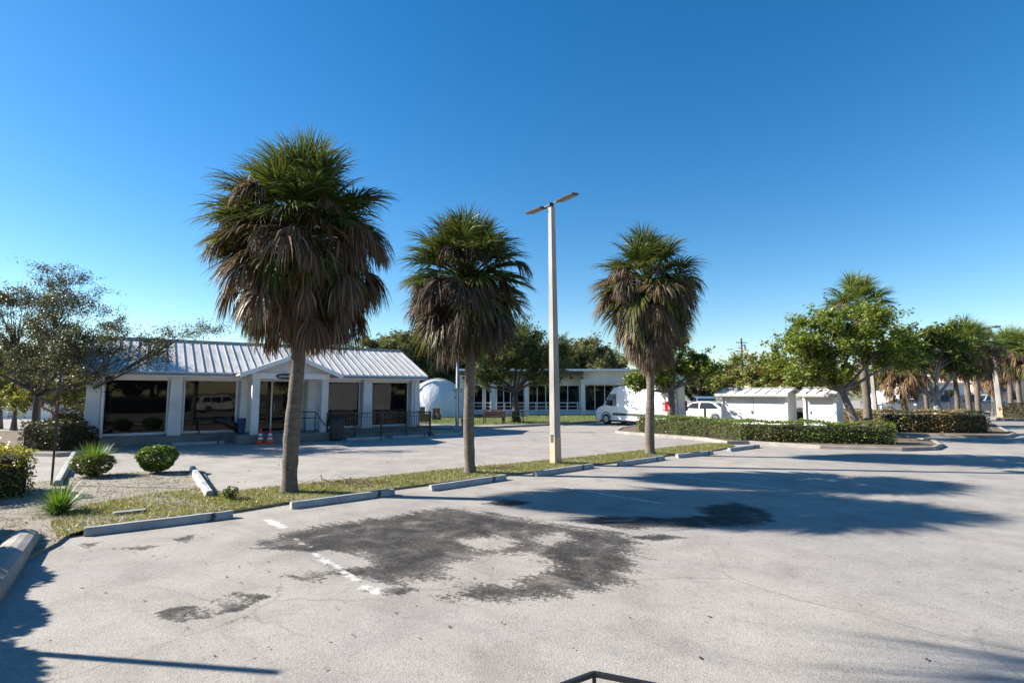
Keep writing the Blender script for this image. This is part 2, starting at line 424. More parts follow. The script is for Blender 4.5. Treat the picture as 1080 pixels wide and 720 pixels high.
def sheet(name, pts, z, mat, kind='structure', skirt=.06):
    poly = pts
    n = len(poly); mb = MB()
    vs = [(x, y, z) for x, y in poly] + [(x, y, z - skirt) for x, y in poly]
    mb.add(vs, [tuple(range(n))] + [(i, (i + 1) % n, n + (i + 1) % n, n + i) for i in range(n)])
    o = mb.build(name, mat); o['kind'] = kind; return o
strip = pxpoly([(70, 567), (88, 560), (246, 541), (306, 531), (450, 512), (566, 498), (650, 488), (712, 480), (757, 475), (775, 471),
                (763, 468), (740, 469), (682, 475), (640, 480), (580, 486.3), (487, 495), (380, 506), (300, 514), (227, 521.5)])
sheet('grass_verge', strip, .045, M_GRASSB, skirt=.08)
bed = pxpoly([(-330, 600), (-150, 640), (30, 590), (60, 575), (70, 567), (227, 521.5), (214, 497), (150, 499), (90, 503), (40, 510), (-60, 518), (-260, 522)])
sheet('planting_bed', bed, .04, M_SAND, skirt=.08)
def kerb(name, pts, w=.16, h=.13, mat=None, closed=False, label=None):
    """strip of kerb following a line of ground points"""
    P = [Vector((x, y, 0)) for x, y in pts]; n = len(P); mb = MB(); vs = []
    for i, p in enumerate(P):
        if closed: t = (P[(i + 1) % n] - P[i - 1]).normalized()
        else: t = (P[min(i + 1, n - 1)] - P[max(i - 1, 0)]).normalized()
        s = Vector((-t.y, t.x, 0)) * w / 2
        vs += [p + s + Vector((0, 0, -.02)), p + s * .92 + Vector((0, 0, h - .02)), p + s * .75 + Vector((0, 0, h)), p - s * .75 + Vector((0, 0, h)), p - s * .92 + Vector((0, 0, h - .02)), p - s + Vector((0, 0, -.02))]
    m = n if closed else n - 1; fs = []
    for i in range(m):
        j = (i + 1) % n
        for k in range(5): fs.append((i * 6 + k, i * 6 + k + 1, j * 6 + k + 1, j * 6 + k))
    if not closed: fs += [tuple(range(6)), tuple(reversed(range((n - 1) * 6, n * 6)))]
    mb.add(vs, fs); o = mb.build(name, mat or M_CONC); o['kind'] = 'structure'; return o
# islands
isl1 = pxpoly([(650, 456.5), (663, 458), (744, 464.5), (768, 468.5), (790, 468), (865, 473), (950, 475.5), (984, 474.5), (992, 471), (985, 467), (960, 463), (930, 452), (800, 449), (690, 447), (655, 453)])
sheet('hedge_bed', isl1, .09, M_MULCH, skirt=.1); kerb('kerb', isl1, closed=True)
isl2 = pxpoly([(700, 443), (820, 450), (938, 459.5), (1000, 461), (1040, 462), (1062, 461.5), (1070, 459), (1062, 456), (1046, 448), (1000, 440), (900, 438), (800, 437), (700, 437)])
sheet('hedge_bed', isl2, .09, M_MULCH, skirt=.1); kerb('kerb', isl2, closed=True)
isl3 = pxpoly([(1052, 443), (1090, 444.5), (1200, 447), (1300, 447), (1300, 436), (1100, 433), (1054, 434)])
sheet('hedge_bed', isl3, .09, M_MULCH, skirt=.1); kerb('kerb', isl3, closed=True)
lawn = pxpoly([(300, 446), (440, 447.5), (520, 449.5), (600, 446.3), (640, 443.5), (665, 441), (680, 436), (400, 434), (300, 434)])
sheet('lawn', lawn, .07, M_LAWN, skirt=.1)
kerb('kerb', pxpoly([(440, 452), (480, 453.5), (520, 451.5), (600, 447.4), (642, 444.3), (668, 441.5)]), h=.12)
sheet('footpath', pxpoly([(436, 448), (500, 450), (560, 448.8), (600, 446.6), (600, 447.3), (520, 451.4), (480, 453.3), (436, 452)]), .10, M_CONC, skirt=.1)
bedl = pxpoly([(-120, 474), (18, 480), (60, 481.5), (112, 478), (104, 466), (70, 458), (-100, 455)])
sheet('hedge_bed', bedl, .09, M_MULCH, skirt=.1); kerb('kerb', bedl, closed=True)

# ------------------------------------------------------------------ foliage tools
def rn(rs, *s): return rs.normal(size=s)
def leaves(pts, size, rs, cols, aspect=.5, jitter=.35, up=.5, droop=0.0):
    """diamond leaves folded along the midrib; returns V,F,C"""
    n = len(pts); d = rn(rs, n, 3); d[:, 2] = d[:, 2] * .6 - droop; d /= np.linalg.norm(d, axis=1)[:, None]
    nr = rn(rs, n, 3) + np.array([0, 0, up * 2]); s = np.cross(d, nr); s /= np.linalg.norm(s, axis=1)[:, None] + 1e-9
    nn = np.cross(s, d)
    L = size * (1 + jitter * rs.uniform(-1, 1, n))[:, None]; w = L * aspect * .5
    a = pts - d * L * .5; b = pts + s * w + nn * w * .35; c = pts + d * L * .5 - nn * L * .08; e = pts - s * w + nn * w * .35
    V = np.stack([a, b, c, e], 1).reshape(-1, 3); F = np.arange(4 * n).reshape(n, 4)
    C = np.repeat(cols, 4, axis=0); return V, F, C
def pick(rs, n, pal, var=.25):
    pal = np.array(pal); c = pal[rs.integers(0, len(pal), n)]
    return np.clip(c * (1 + var * rs.uniform(-1, 1, (n, 1))), 0, 1)

def make_tree(name, base, label, cat, lobes, trunk, leafn, leafsize, pal, bark, seed, trunk_r=.18, ncl=60, clr=.45, group=None, rz=0, aspect=.5, droop=0., twig=.012, flat=.8):
    """lobes: (x,y,z,rx,ry,rz) relative to base; trunk: list of points up to the fork"""
    rs = np.random.default_rng(seed)
    root = empty(name, base, label, cat, rz, group)
    mb = MB(); tp = [Vector(p) for p in trunk]; n = len(tp)
    mb.tube(tp, [trunk_r * (1.35 if i == 0 else 1 - .35 * i / (n - 1)) for i in range(n)], 10)
    fork = tp[-1]; tot = sum(l[3] * l[4] * l[5] for l in lobes); cents = []; cl = []
    for l in lobes:
        c = Vector(l[:3]); rr = np.array(l[3:6])
        k = max(4, int(ncl * l[3] * l[4] * l[5] / tot))
        lf = fork if c.z > fork.z - .2 else tp[max(0, n - 2)]
        mid = (lf * .5 + c * .5) + Vector((0, 0, -.18 * (c - lf).length)) * (1 if c.z < fork.z + 1 else .3) + Vector(rn(rs, 3) * .12)
        hub = lf * .15 + c * .85 - Vector((0, 0, rr[2] * .35))
        r0 = trunk_r * .55 * min(1, .6 + rr.max() / 4)
        path = [lf, lf * .6 + mid * .4 + Vector(rn(rs, 3) * .06), mid, hub]
        mb.tube(path, [r0, r0 * .8, r0 * .6, r0 * .35], 7, False)
        dirs = rn(rs, k, 3); dirs /= np.linalg.norm(dirs, axis=1)[:, None]; rad = rs.uniform(.25, 1, k) ** .45
        pts = np.array(c) + dirs * rad[:, None] * rr
        for p in pts:
            p = Vector(p); t0 = rs.uniform(.2, 1); s_ = path[2] * (1 - t0) + hub * t0
            m_ = s_ * .5 + p * .5 + Vector(rn(rs, 3) * .1 * (p - s_).length)
            r1 = max(twig * 1.2, r0 * .22)
            mb.tube([s_, m_, p], [r1, r1 * .6, twig * .5], 4, False); cl.append((p, m_))
    mb.build('trunk', bark, root, True)
    m = len(cl); per = leafn // m; P = []
    for p, mid in cl:
        p = np.array(p); md = np.array(mid)
        # twigs around each cluster
        k = 5
        for j in range(k):
            e = p + rn(rs, 3) * clr * np.array([1, 1, flat])
            t = rs.uniform(0, 1, per // k)[:, None]
            P.append(p * (1 - t) + e * t + rn(rs, per // k, 3) * clr * .22)
    P = np.concatenate(P); 
    cc = pick(rs, len(P), pal)
    V, F, C = leaves(P, leafsize, rs, cc, aspect, droop=droop)
    mesh_np('crown', V, F, M_LEAF, root, C)
    return root
def copy_tree(o, loc, rz, sc=1.0, label=None, group=None):
    def cp(x, par=None):
        c = x.copy(); COL.objects.link(c)
        if par: c.parent = par
        for ch in [q for q in bpy.data.objects if q.parent == x]: cp(ch, c)
        return c
    c = cp(o); c.location = loc; c.rotation_euler = (0, 0, rz); c.scale = (sc,) * 3 if not hasattr(sc, '__len__') else sc
    if label: c['label'] = label
    if group: c['group'] = group
    return c

# ------------------------------------------------------------------ palms
GREEN = [(.055, .085, .018), (.075, .105, .022), (.04, .07, .02), (.10, .12, .03)]
YELG = [(.13, .14, .03), (.16, .15, .04)]
BROWN = [(.17, .08, .042), (.14, .07, .038), (.14, .085, .05), (.19, .125, .078), (.085, .048, .03), (.26, .20, .14), (.12, .062, .035), (.06, .036, .024), (.2, .16, .115)]
GOLD = [(.30, .18, .07), (.24, .13, .05), (.33, .22, .10)]
def frond(rs, p0, az, el, Lp, Lb, dead, cols, K=38, spread=105, grav=.10, wid=.036):
    """one costapalmate leaf: stalk + fan of drooping segments"""
    d = np.array([math.cos(az) * math.cos(el), math.sin(az) * math.cos(el), math.sin(el)])
    pts = [p0]; g_ = np.array([0, 0, -1.0])
    nseg = 6
    for i in range(nseg):
        d = d + g_ * (grav * (1.8 if dead else .75)); d /= np.linalg.norm(d)
        pts.append(pts[-1] + d * Lp / nseg)
    pts = np.array(pts); t = d
    hz = np.array([-math.sin(az), math.cos(az), 0.0]); s = hz + rs.uniform(-.35, .35) * np.cross(t, hz); s -= t * (s @ t); s /= np.linalg.norm(s)
    nrm = np.cross(t, s)
    if nrm[2] < 0 and not dead: nrm = -nrm
    V = []; F = []; C = []
    # petiole ribbon (two crossed quads)
    w = .02
    for ax in (s, nrm):
        b = len(V)
        for p in pts: V.append(p - ax * w); V.append(p + ax * w)
        for i in range(nseg): F.append((b + 2 * i, b + 2 * i + 1, b + 2 * i + 3, b + 2 * i + 2))
        C += [np.array(cols[0]) * 1.1] * (2 * (nseg + 1))
    V = np.array(V); F = np.array(F); C = np.array(C)
    ph = np.radians(np.linspace(-spread, spread, K) + rs.uniform(-3, 3, K))
    if dead: ph *= rs.uniform(.45, .95)
    org = pts[-1] + t * (.22 * Lb) * (1 - np.abs(ph) / math.radians(spread) )[:, None] * .8
    D = np.cos(ph)[:, None] * t + np.sin(ph)[:, None] * s + nrm * (.28 * np.abs(np.sin(ph)))[:, None]
    if dead: D = D * .8 + np.array([0, 0, -rs.uniform(.15, .9)]) + rs.normal(size=(K, 3)) * .16
    D += rs.normal(size=(K, 3)) * .035
    D /= np.linalg.norm(D, axis=1)[:, None]
    L = Lb * (.72 + .28 * np.cos(ph)) * rs.uniform(.85, 1.08, K)
    ns = 5; prof = np.array([.35, .95, 1.0, .75, .42, .06]) * wid
    rib = [org]; dirs = [D]; p = org; dd = D
    for i in range(ns):
        gg = (.05 + .11 * i) * (1.5 if dead else .62) * rs.uniform(.7, 1.3, K)
        dd = dd + np.outer(gg, g_) + rs.normal(size=(K, 3)) * .03; dd /= np.linalg.norm(dd, axis=1)[:, None]
        p = p + dd * (L / ns)[:, None]; rib.append(p); dirs.append(dd)
    rib = np.array(rib); dirs = np.array(dirs)            # (ns+1,K,3)
    side = np.cross(dirs, nrm[None, None, :] + rs.normal(size=(1, K, 3)) * .35); side /= np.linalg.norm(side, axis=2)[..., None] + 1e-9
    A = rib - side * prof[:, None, None] / 2; B = rib + side * prof[:, None, None] / 2
    VV = np.stack([A, B], 2).reshape(-1, 3)               # index ((i*K)+k)*2+j
    i, k = np.meshgrid(np.arange(ns), np.arange(K), indexing='ij')
    a = ((i * K + k) * 2).ravel(); c = (((i + 1) * K + k) * 2).ravel()
    FF = np.stack([a, a + 1, c + 1, c], 1)
    base = np.array(cols)[rs.integers(0, len(cols), K)] * rs.uniform(.75, 1.25, (K, 1))
    tipc = base if dead else base * .55 + np.array([.17, .14, .06]) * .45
    tt = np.linspace(0, 1, ns + 1)[:, None, None] ** 3
    CC = base[None] * (1 - tt) + tipc[None] * tt
    CC = np.repeat(CC[:, :, None, :], 2, 2).reshape(-1, 3)
    return np.concatenate([V, VV]), np.concatenate([F, FF + len(V)]), np.concatenate([C, CC])

def make_palm(base, heart, label, seed, R_=1.0, trunk_r=.19, n=95, split=(.42, .55), skirt=1.0, deadcols=BROWN, lean=(0, 0), group=None, K=48, skirt_len=1.6, name='cabbage_palm', topx=(0, 0), gs=1.0, bottom_in=.0, green_az=None):
    rs = np.random.default_rng(seed)
    root = empty(name, base, label, 'palm', 0, group)
    mb = MB(); H = heart; pts = []; rad = []
    for i in range(40):
        t = i / 39; z = t * H
        pts.append((topx[0] * t ** 1.3 + .05 * math.sin(t * 5 + seed) * min(1, 3 * t), topx[1] * t ** 1.3 + .04 * math.cos(t * 4 + seed), z - .05))
        r = trunk_r * (1 + .55 * math.exp(-z * 7.0) + .06 * math.sin(t * 14 + seed) - .12 * t) * rs.uniform(.94, 1.06); rad.append(r)
    mb.tube(pts, rad, 18)
    tr = mb.build('trunk', M_PTRUNK, root, True)
    hx = np.array([topx[0], topx[1], 0.0])
    groups = {'crown': [], 'dead_frond_skirt': []}
    for i in range(n):
        a = max(0.0, (i + rs.uniform(-.3, .3)) / n); az = i * 2.39996 + rs.uniform(-.3, .3)
        if a < split[0]:
            el = R(88 - 84 * (a / split[0]) ** .85 + rs.uniform(-8, 8)); col = GREEN if rs.uniform() < .8 else YELG + GREEN
            col = [tuple(np.array(c) * gs) for c in col]
            f = frond(rs, hx + np.array([0, 0, H - .25 * a]), az, el, R_ * rs.uniform(.72, 1.02), R_ * rs.uniform(.66, .85), False, col, K, grav=.08)
            groups['crown'].append(f)
        elif a < split[1]:
            el = R(rs.uniform(-40, 35)); col = (YELG + GREEN) if rs.uniform() < .55 else deadcols
            f = frond(rs, hx + np.array([0, 0, H - .2]), az, el, R_ * rs.uniform(.7, 1.0), R_ * rs.uniform(.85, 1.05), rs.uniform() < .5, col, K, grav=.16)
            groups['crown'].append(f)
        else:
            b = min(1, (a - split[1]) / (1 - split[1]))
            el = R(rs.uniform(15, 62) - 78 * b); z0 = H - .05 - b * skirt_len * .42
            Lp = R_ * (.45 + .75 * rs.uniform() ** .7) * (1.08 - (.2 + bottom_in) * b)
            if (green_az is not None and math.cos(az - green_az) > .55 and b < .5 and rs.uniform() < .6) or rs.uniform() < .04:
                groups['crown'].append(frond(rs, hx + np.array([0, 0, z0]), az, el, Lp * .82, R_ * rs.uniform(.5, .68), False, GREEN + YELG, K, grav=.12)); continue
            f = frond(rs, hx + np.array([0, 0, z0]), az, el, Lp * skirt, R_ * rs.uniform(.5, .85), True, deadcols, K, grav=.06, wid=.032)
            groups['dead_frond_skirt'].append(f)
    for nm, fr in groups.items():
        if not fr: continue
        off = 0; V = []; F = []; C = []
        for v, f, c in fr: V.append(v); F.append(f + off); C.append(c); off += len(v)
        mesh_np(nm, np.concatenate(V), np.concatenate(F), M_PALM if nm == 'crown' else M_DEADP, root, np.concatenate(C))
    return root
gp = 'palms along the grass strip'
b1 = G(305, 521, 0); b2 = G(496, 500, 0); b3 = G(686, 480, 0)
make_palm(b1, 5.45, 'largest palm, with a wide shaggy brown skirt, before the gabled porch', 11, 1.19, .152, 300, (.27, .47), group=gp, skirt_len=2.3, topx=(.06, 0), K=54, green_az=R(190))
make_palm(b2, 5.0, 'middle palm with a dark brown skirt, left of the concrete lamp pole', 23, 1.1, .138, 250, (.28, .42), group=gp, deadcols=[(.075, .048, .036), (.11, .07, .05), (.05, .032, .025), (.15, .11, .085)], skirt_len=2.1, bottom_in=.35, topx=(-.12, 0), green_az=R(-20))
make_palm(b3, 5.75, 'smallest grass strip palm, its mottled skirt tapering to the trunk, by the clipped hedge', 37, 1.17, .148, 280, (.17, .36), group=gp, deadcols=[(.15, .12, .09), (.2, .15, .1), (.12, .09, .065), (.25, .15, .07), (.07, .055, .045)], skirt_len=4.6, bottom_in=.55, topx=(.05, 0))

# ------------------------------------------------------------------ lamp pole
def lamp_pole(base, H, label, heads_rz, ybase=True, w=.15, group='concrete lamp poles'):
    root = empty('street_lamp', base, label, 'street lamp', 0, group)
    def seg(z0, z1, w0, w1):
        mb = MB(); vs = []
        for z, h in ((z0, w0), (z1, w1)):
            c = .16 * h
            vs += [Vector(p) for p in ((-h + c, -h, z), (h - c, -h, z), (h, -h + c, z), (h, h - c, z), (h - c, h, z), (-h + c, h, z), (-h, h - c, z), (-h, -h + c, z))]
        vs = [Matrix.Rotation(R(39.7), 3, 'Z') @ v for v in vs]
        mb.add(vs, [tuple(range(8))[::-1], tuple(range(8, 16))] + [(i, (i + 1) % 8, 8 + (i + 1) % 8, 8 + i) for i in range(8)]); return mb
    seg(0, H, w, w * .62).build('pole', M_POLE, root)
    seg(.0, .8, w + .004, w * .962 + .004).build('painted_base', M_YELP, root)
    M_ = Matrix.Rotation(R(39.7), 4, 'Z')
    MB().box(M_ @ Vector((-w - .001, 0, .75)), (.012, .11, .22), M=M_).build('hand_hole_cover', M_DARKG, root)
    mb = MB(); mb.box((0, 0, H + .06), (.12, .12, .16)); a = Vector((math.cos(heads_rz), math.sin(heads_rz), 0)); up = Vector((0, 0, 1))
    mb.bar(a * -.30 + up * (H + .06), a * .30 + up * (H + .16), .05); mb.build('bracket', M_DARK, root)
    for s in (-1, 1):
        c = a * s * .56 + up * (H + .11 + s * .07)
        M = Matrix.Rotation(heads_rz, 4, 'Z') @ Matrix.Rotation(R(-10 if s > 0 else -6), 4, 'Y') @ Matrix.Rotation(R(14), 4, 'X')
        h = MB(); h.box(c, (.58, .40, .07), M=M); ho = h.build('lamp_head', M_DARKG, root, bevel=.012)
        g_ = MB(); g_.box(c + M.to_3x3() @ Vector((0, 0, -.034)), (.5, .32, .012), M=M); g_.build('lamp_glass', M_LED, ho)
    return root
m, N, L, P = newmat('weathered_yellow_concrete')
M_YELP = m
_v = coords(N, L, 'Object', (1, 1, 1)); _n = noise(N, L, 5, 5, .7, _v)
L.new(ramp(N, L, _n.outputs[0], [(.35, (.42, .38, .33)), (.62, (.50, .33, .17))]).outputs[0], P.inputs['Base Color']); P.inputs['Roughness'].default_value = .85
pb = G(586, 490)
topZ = at(579, 219, pb.y).z
lp1 = lamp_pole(pb, topZ, 'tall square concrete lamp pole with twin flat heads on the grass strip', R(-38), w=.125)
lp1.rotation_euler = (0, R(-.5), 0)

# ------------------------------------------------------------------ wheel stops
def wheel_stop(a, b, label, w=.155, h=.12, group='wheel stops along the parking row', mat=None, gap=True):
    a = Vector((a[0], a[1], 0)); b = Vector((b[0], b[1], 0)); c = (a + b) / 2; L_ = (b - a).length; rz = math.atan2(b.y - a.y, b.x - a.x)
    mb = MB(); vs = []
    n = 9
    for i in range(n):
        x = -L_ / 2 + L_ * i / (n - 1); e = .0 if i in (0, n - 1) else 0.0
        jw = random.uniform(-.003, .003)
        hh = h + random.uniform(-.004, .003)
        for y, z in ((-w / 2, 0), (-w / 2 + .01, hh * .35), (-w * .34 + jw, hh - .015), (-w * .25, hh), (w * .25, hh), (w * .34, hh - .015), (w / 2 - .01, hh * .35), (w / 2, 0)):
            vs.append((x, y, z))
    fs = [tuple(range(8)), tuple(reversed(range((n - 1) * 8, n * 8)))]
    for i in range(n - 1):
        for k in range(8):
            fs.append((i * 8 + k, i * 8 + (k + 1) % 8, (i + 1) * 8 + (k + 1) % 8, (i + 1) * 8 + k))
    mb.add(vs, fs); o = mb.build('wheel_stop', mat or M_STOP2, bevel=.006); o.location = (c.x, c.y, .001); o.rotation_euler = (0, 0, rz)
    return meta(o, label, 'wheel stop', group)
def stop_mat():
    m, N, L, P = newmat('painted_concrete_stop')
    v = coords(N, L, 'Object'); n = noise(N, L, 5, 6, .7, v); n2 = noise(N, L, 2.3, 6, .75, v, .6); f = noise(N, L, 60, 3, .6, v)
    c = ramp(N, L, n.outputs[0], [(.3, (.27, .27, .265)), (.65, (.42, .42, .41))]).outputs[0]
    k = ramp(N, L, n2.outputs[0], [(.60, 0.0), (.63, .9)]).outputs[0]
    L.new(mixc(N, L, k, c, (.03, .03, .03)), P.inputs['Base Color']); P.inputs['Roughness'].default_value = .85; bump(N, L, P, f.outputs[0], .6, .006)
    return m
M_STOP2 = stop_mat()
stops = [((88, 566), (246, 546.5), 'wheel stop nearest the camera, at the front of the sandy bed'), ((308, 537), (417, 522), 'wheel stop with black tar smears in front of the largest palm'),
         ((456, 518), (535, 506), 'wheel stop in front of the middle palm trunk, third from the left'), ((566, 502.5), (627, 493.5), 'wheel stop right in front of the tall concrete lamp pole'),
         ((655, 491.5), (702, 485), 'wheel stop in front of the smallest grass strip palm'), ((716, 483), (753, 479), 'wheel stop just right of the smallest palm trunk, second last of the row'),
         ((771, 476), (802, 472), 'last wheel stop of the row, beside the clipped hedge')]
for i, (a, b, lb) in enumerate(stops):
    A = G(*a); B = G(*b); d = (B - A).normalized(); nrm = Vector((-d.y, d.x, 0)) * .078
    wheel_stop(A + nrm, B + nrm, lb, mat=M_STOP2)
A = G(221, 526); B = G(203, 498)
o = wheel_stop(A, B, 'short loose wheel stop lying end-on at the right edge of the sandy bed', group=None, w=.17, h=.13); o.location.z = .03
A = G(60, 514); B = G(78, 481)
o = wheel_stop(A, B, 'loose wheel stop lying end-on beside the thin leaning post', group=None, w=.17); o.location.z = .03
mb = MB(); A = G(119, 545.5); B = G(154, 541.5); c = (A + B) / 2; mb.box((0, 0, .02), ((B - A).length, .16, .05)); o = mb.build('concrete_slab', M_CONC, bevel=.008)
o.location = (c.x, c.y, .04); o.rotation_euler = (0, 0, math.atan2(B.y - A.y, B.x - A.x)); meta(o, 'small flat pale concrete slab on the turf behind the nearest wheel stop', 'slab')
# rounded kerb stone far left
A = G(24, 574); B = G(-70, 700); d = (A - B).normalized(); mb = MB(); vs = []; n = 10; Ln = (A - B).length
prof = [(-.17, 0), (-.17, .10), (-.14, .16), (-.07, .195), (.0, .205), (.07, .195), (.13, .16), (.155, .1), (.155, 0)]
for i in range(n + 4):
    t = min(i / n, 1.0); x = -Ln / 2 + Ln * t; k = 1.0
    if i > n: j = i - n; x += .06 * math.sin(j / 3 * math.pi / 2); k = math.cos(j / 3 * math.pi / 2) * .6 + .4
    vs += [(x + random.uniform(-.003, .003), y * k, z * (k * .5 + .5) + random.uniform(-.003, .003)) for y, z in prof]
m_ = len(prof); fs = [tuple(range(m_)), tuple(reversed(range((n + 3) * m_, (n + 4) * m_)))]
for i in range(n + 3):
    for k in range(m_ - 1): fs.append((i * m_ + k, i * m_ + k + 1, (i + 1) * m_ + k + 1, (i + 1) * m_ + k))
mb.add(vs, fs); o = mb.build('kerb_stone', M_CONC, smooth=False); o.location = ((A + B) / 2); o.rotation_euler = (0, 0, math.atan2(d.y, d.x))
meta(o, 'thick rounded concrete kerb stone at the left edge in the foreground', 'kerb stone')

# ------------------------------------------------------------------ left building
UA = math.atan2(.557, .83)
A0 = Vector((-15.8, 20.5, 0)) * (1)
def uvp(u, v): return A0 + Vector((math.cos(UA), math.sin(UA), 0)) * u + Vector((-math.sin(UA), math.cos(UA), 0)) * v
BL = 13.2; BD = 6.6; PL = .36; EZ = 2.9; RZ = 4.3
bld = empty('restaurant_building', A0, 'low white building with metal roof, gabled porch and big dark windows, behind the largest palm', 'building', UA)
mb = MB(); mb.bx(.1, BL - .1, .25, BD - .25, PL, EZ + .1)
mb.add([(.1, .25, EZ + .1), (.1, BD - .25, EZ + .1), (.1, BD / 2, RZ - .1), (.14, .25, EZ + .1), (.14, BD - .25, EZ + .1), (.14, BD / 2, RZ - .1)], [(0, 1, 2), (3, 5, 4), (0, 3, 4, 1), (1, 4, 5, 2), (2, 5, 3, 0)])
mb.add([(BL - .1, .25, EZ + .1), (BL - .1, BD - .25, EZ + .1), (BL - .1, BD / 2, RZ - .1), (BL - .14, .25, EZ + .1), (BL - .14, BD - .25, EZ + .1), (BL - .14, BD / 2, RZ - .1)], [(0, 1, 2), (3, 5, 4), (0, 3, 4, 1), (1, 4, 5, 2), (2, 5, 3, 0)])
# battens on the board wall beside the door
for k in range(6): mb.bx(7.15 + k * .24, 7.18 + k * .24, .22, .25, PL, EZ - .2)
for k in range(2): mb.bx(5.05 + k * .2, 5.08 + k * .2, .22, .25, PL, EZ - .2)
mb.build('wall', M_WALLW, bld)
mb = MB(); mb.bx(-.15, BL + .15, -.32, BD, 0, PL); mb.bx(4.75, 8.75, -1.9, -.322, 0, PL - .003); mb.build('plinth', M_PLINTH, bld, bevel=.02)
# roof: two slopes, with standing seams
def slope(mb, x0, x1, ya, za, yb, zb, t=.05, seams=None):
    mb.add([(x0, ya, za), (x1, ya, za), (x1, yb, zb), (x0, yb, zb), (x0, ya, za - t), (x1, ya, za - t), (x1, yb, zb - t), (x0, yb, zb - t)],
           [(0, 1, 2, 3), (7, 6, 5, 4), (0, 4, 5, 1), (1, 5, 6, 2), (2, 6, 7, 3), (3, 7, 4, 0)])
rf = MB(); OV = .45; ez = EZ - (RZ - EZ) / (BD / 2) * OV + .18; rz_ = RZ + .12
slope(rf, -.4, BL + .35, -OV, ez, BD / 2, rz_); slope(rf, -.4, BL + .35, BD + OV, ez, BD / 2 + .004, rz_)
roof = rf.build('roof', M_ROOF, bld)
sm = MB(); k = -.38
while k < BL + .34:
    for ya, yb in ((-OV, BD / 2), (BD + OV, BD / 2)):
        sm.bar((k, ya, ez + .02), (k, yb, rz_ + .02), .022, .035)
    k += .33
sm.bar((-.4, BD / 2, rz_ + .035), (BL + .35, BD / 2, rz_ + .035), .22, .05)
sm.build('roof_seam', plain('seam_metal', (.34, .32, .30), .5, .2, var=.15), roof)
mb = MB(); mb.bx(-.38, 4.6, -OV - .03, -OV + .0, ez - .2, ez - .01); mb.bx(8.75, BL + .33, -OV - .03, -OV, ez - .2, ez - .01)
mb.bx(-.3, BL + .25, -OV + .02, .24, ez - .16, ez - .12)
for xx in (-.41, BL + .33):
    for ya, yb in ((-OV, BD / 2), (BD + OV, BD / 2)): mb.bar((xx, ya, ez - .06), (xx, yb, rz_ - .06), .03, .16)
mb.build('fascia', M_TRIMW, bld)
mb = MB(); mb.bx(-.05, BL, .0, .245, 2.56, ez - .161); mb.build('lintel', M_TRIMW, bld)
def window(u0, u1, z0=PL + .12, z1=2.54, mull=0, v=.235, par=bld):
    fr = MB(); t = .06
    fr.bx(u0, u1, v - .06, v, z0 - t, z0); fr.bx(u0, u1, v - .06, v, z1, z1 + t); fr.bx(u0 - t, u0, v - .06, v, z0 - t, z1 + t); fr.bx(u1, u1 + t, v - .06, v, z0 - t, z1 + t)
    for k in range(mull): x = u0 + (u1 - u0) * (k + 1) / (mull + 1); fr.bx(x - .02, x + .02, v - .05, v, z0, z1)
    f = fr.build('window', M_TRIMW, par); p = MB(); p.bx(u0, u1, v - .02, v - .008, z0, z1); p.build('pane', M_GLASS, f)
window(.34, 2.35); window(2.98, 4.85); window(8.65, 10.2); window(10.83, 12.7)
# door + sidelight under the porch
fr = MB(); fr.bx(5.6, 5.68, .15, .235, PL, 2.55); fr.bx(6.98, 7.06, .15, .235, PL, 2.55); fr.bx(5.6, 7.06, .15, .235, 2.55, 2.62); fr.bx(6.25, 6.31, .15, .235, PL, 2.55)
f = fr.build('door', M_TRIMW, bld); p = MB(); p.bx(5.68, 6.98, .2, .22, PL + .02, 2.55); p.build('pane', M_GLASS, f)
p = MB(); p.tube([(6.38, .1, 1.2), (6.38, .1, 1.6)], .015); p.build('handle', M_GREYM, f)
def pilaster(u, w=.42, v0=-.22, v1=.22, taper=.05):
    mb = MB(); a = taper
    vs = [(u - w / 2 - a, v0 - a, PL), (u + w / 2 + a * .3, v0 - a, PL), (u + w / 2 + a * .3, v1, PL), (u - w / 2 - a, v1, PL), (u - w / 2, v0, ez - .162), (u + w / 2, v0, ez - .162), (u + w / 2, v1, ez - .162), (u - w / 2, v1, ez - .162)]
    mb.add(vs, [(3, 2, 1, 0), (4, 5, 6, 7), (0, 1, 5, 4), (1, 2, 6, 5), (2, 3, 7, 6), (3, 0, 4, 7)])
    mb.build('column', M_WALLW, bld, bevel=.012)
for u in (.02, 2.66, 10.52, 13.0): pilaster(u)
pilaster(7.9, .3); pilaster(5.15, .25, -.05)
# porch
PV = -1.6
mb = MB()
for u in (5.35, 8.1): mb.bx(u - .13, u + .13, PV - .13, PV + .13, PL, 2.62)
cols = [MB().bx(u - .14, u + .14, PV - .14, PV + .14, PL, 2.62).build('porch_column', M_WALLW, bld, bevel=.01) for u in (5.35, 8.1)]
mb = MB(); mb.bx(5.18, 8.27, PV - .16, PV + .16, 2.62, 2.86)
mb.bx(5.2, 5.42, PV + .161, .0, 2.62, 2.84); mb.bx(8.03, 8.25, PV + .161, .0, 2.62, 2.84); mb.build('porch_beam', M_TRIMW, bld)
cu = 6.725; pe = 2.80; pk = 3.62; hw = 2.0
mb = MB(); mb.add([(cu - 1.6, PV - .08, 2.86), (cu + 1.6, PV - .08, 2.86), (cu, PV - .08, pk - .1), (cu - 1.6, PV + .02, 2.86), (cu + 1.6, PV + .02, 2.86), (cu, PV + .02, pk - .1)], [(0, 1, 2), (3, 5, 4), (0, 3, 4, 1), (1, 4, 5, 2), (2, 5, 3, 0)])
mb.build('gable_panel', M_WALLW, bld)
mb = MB()
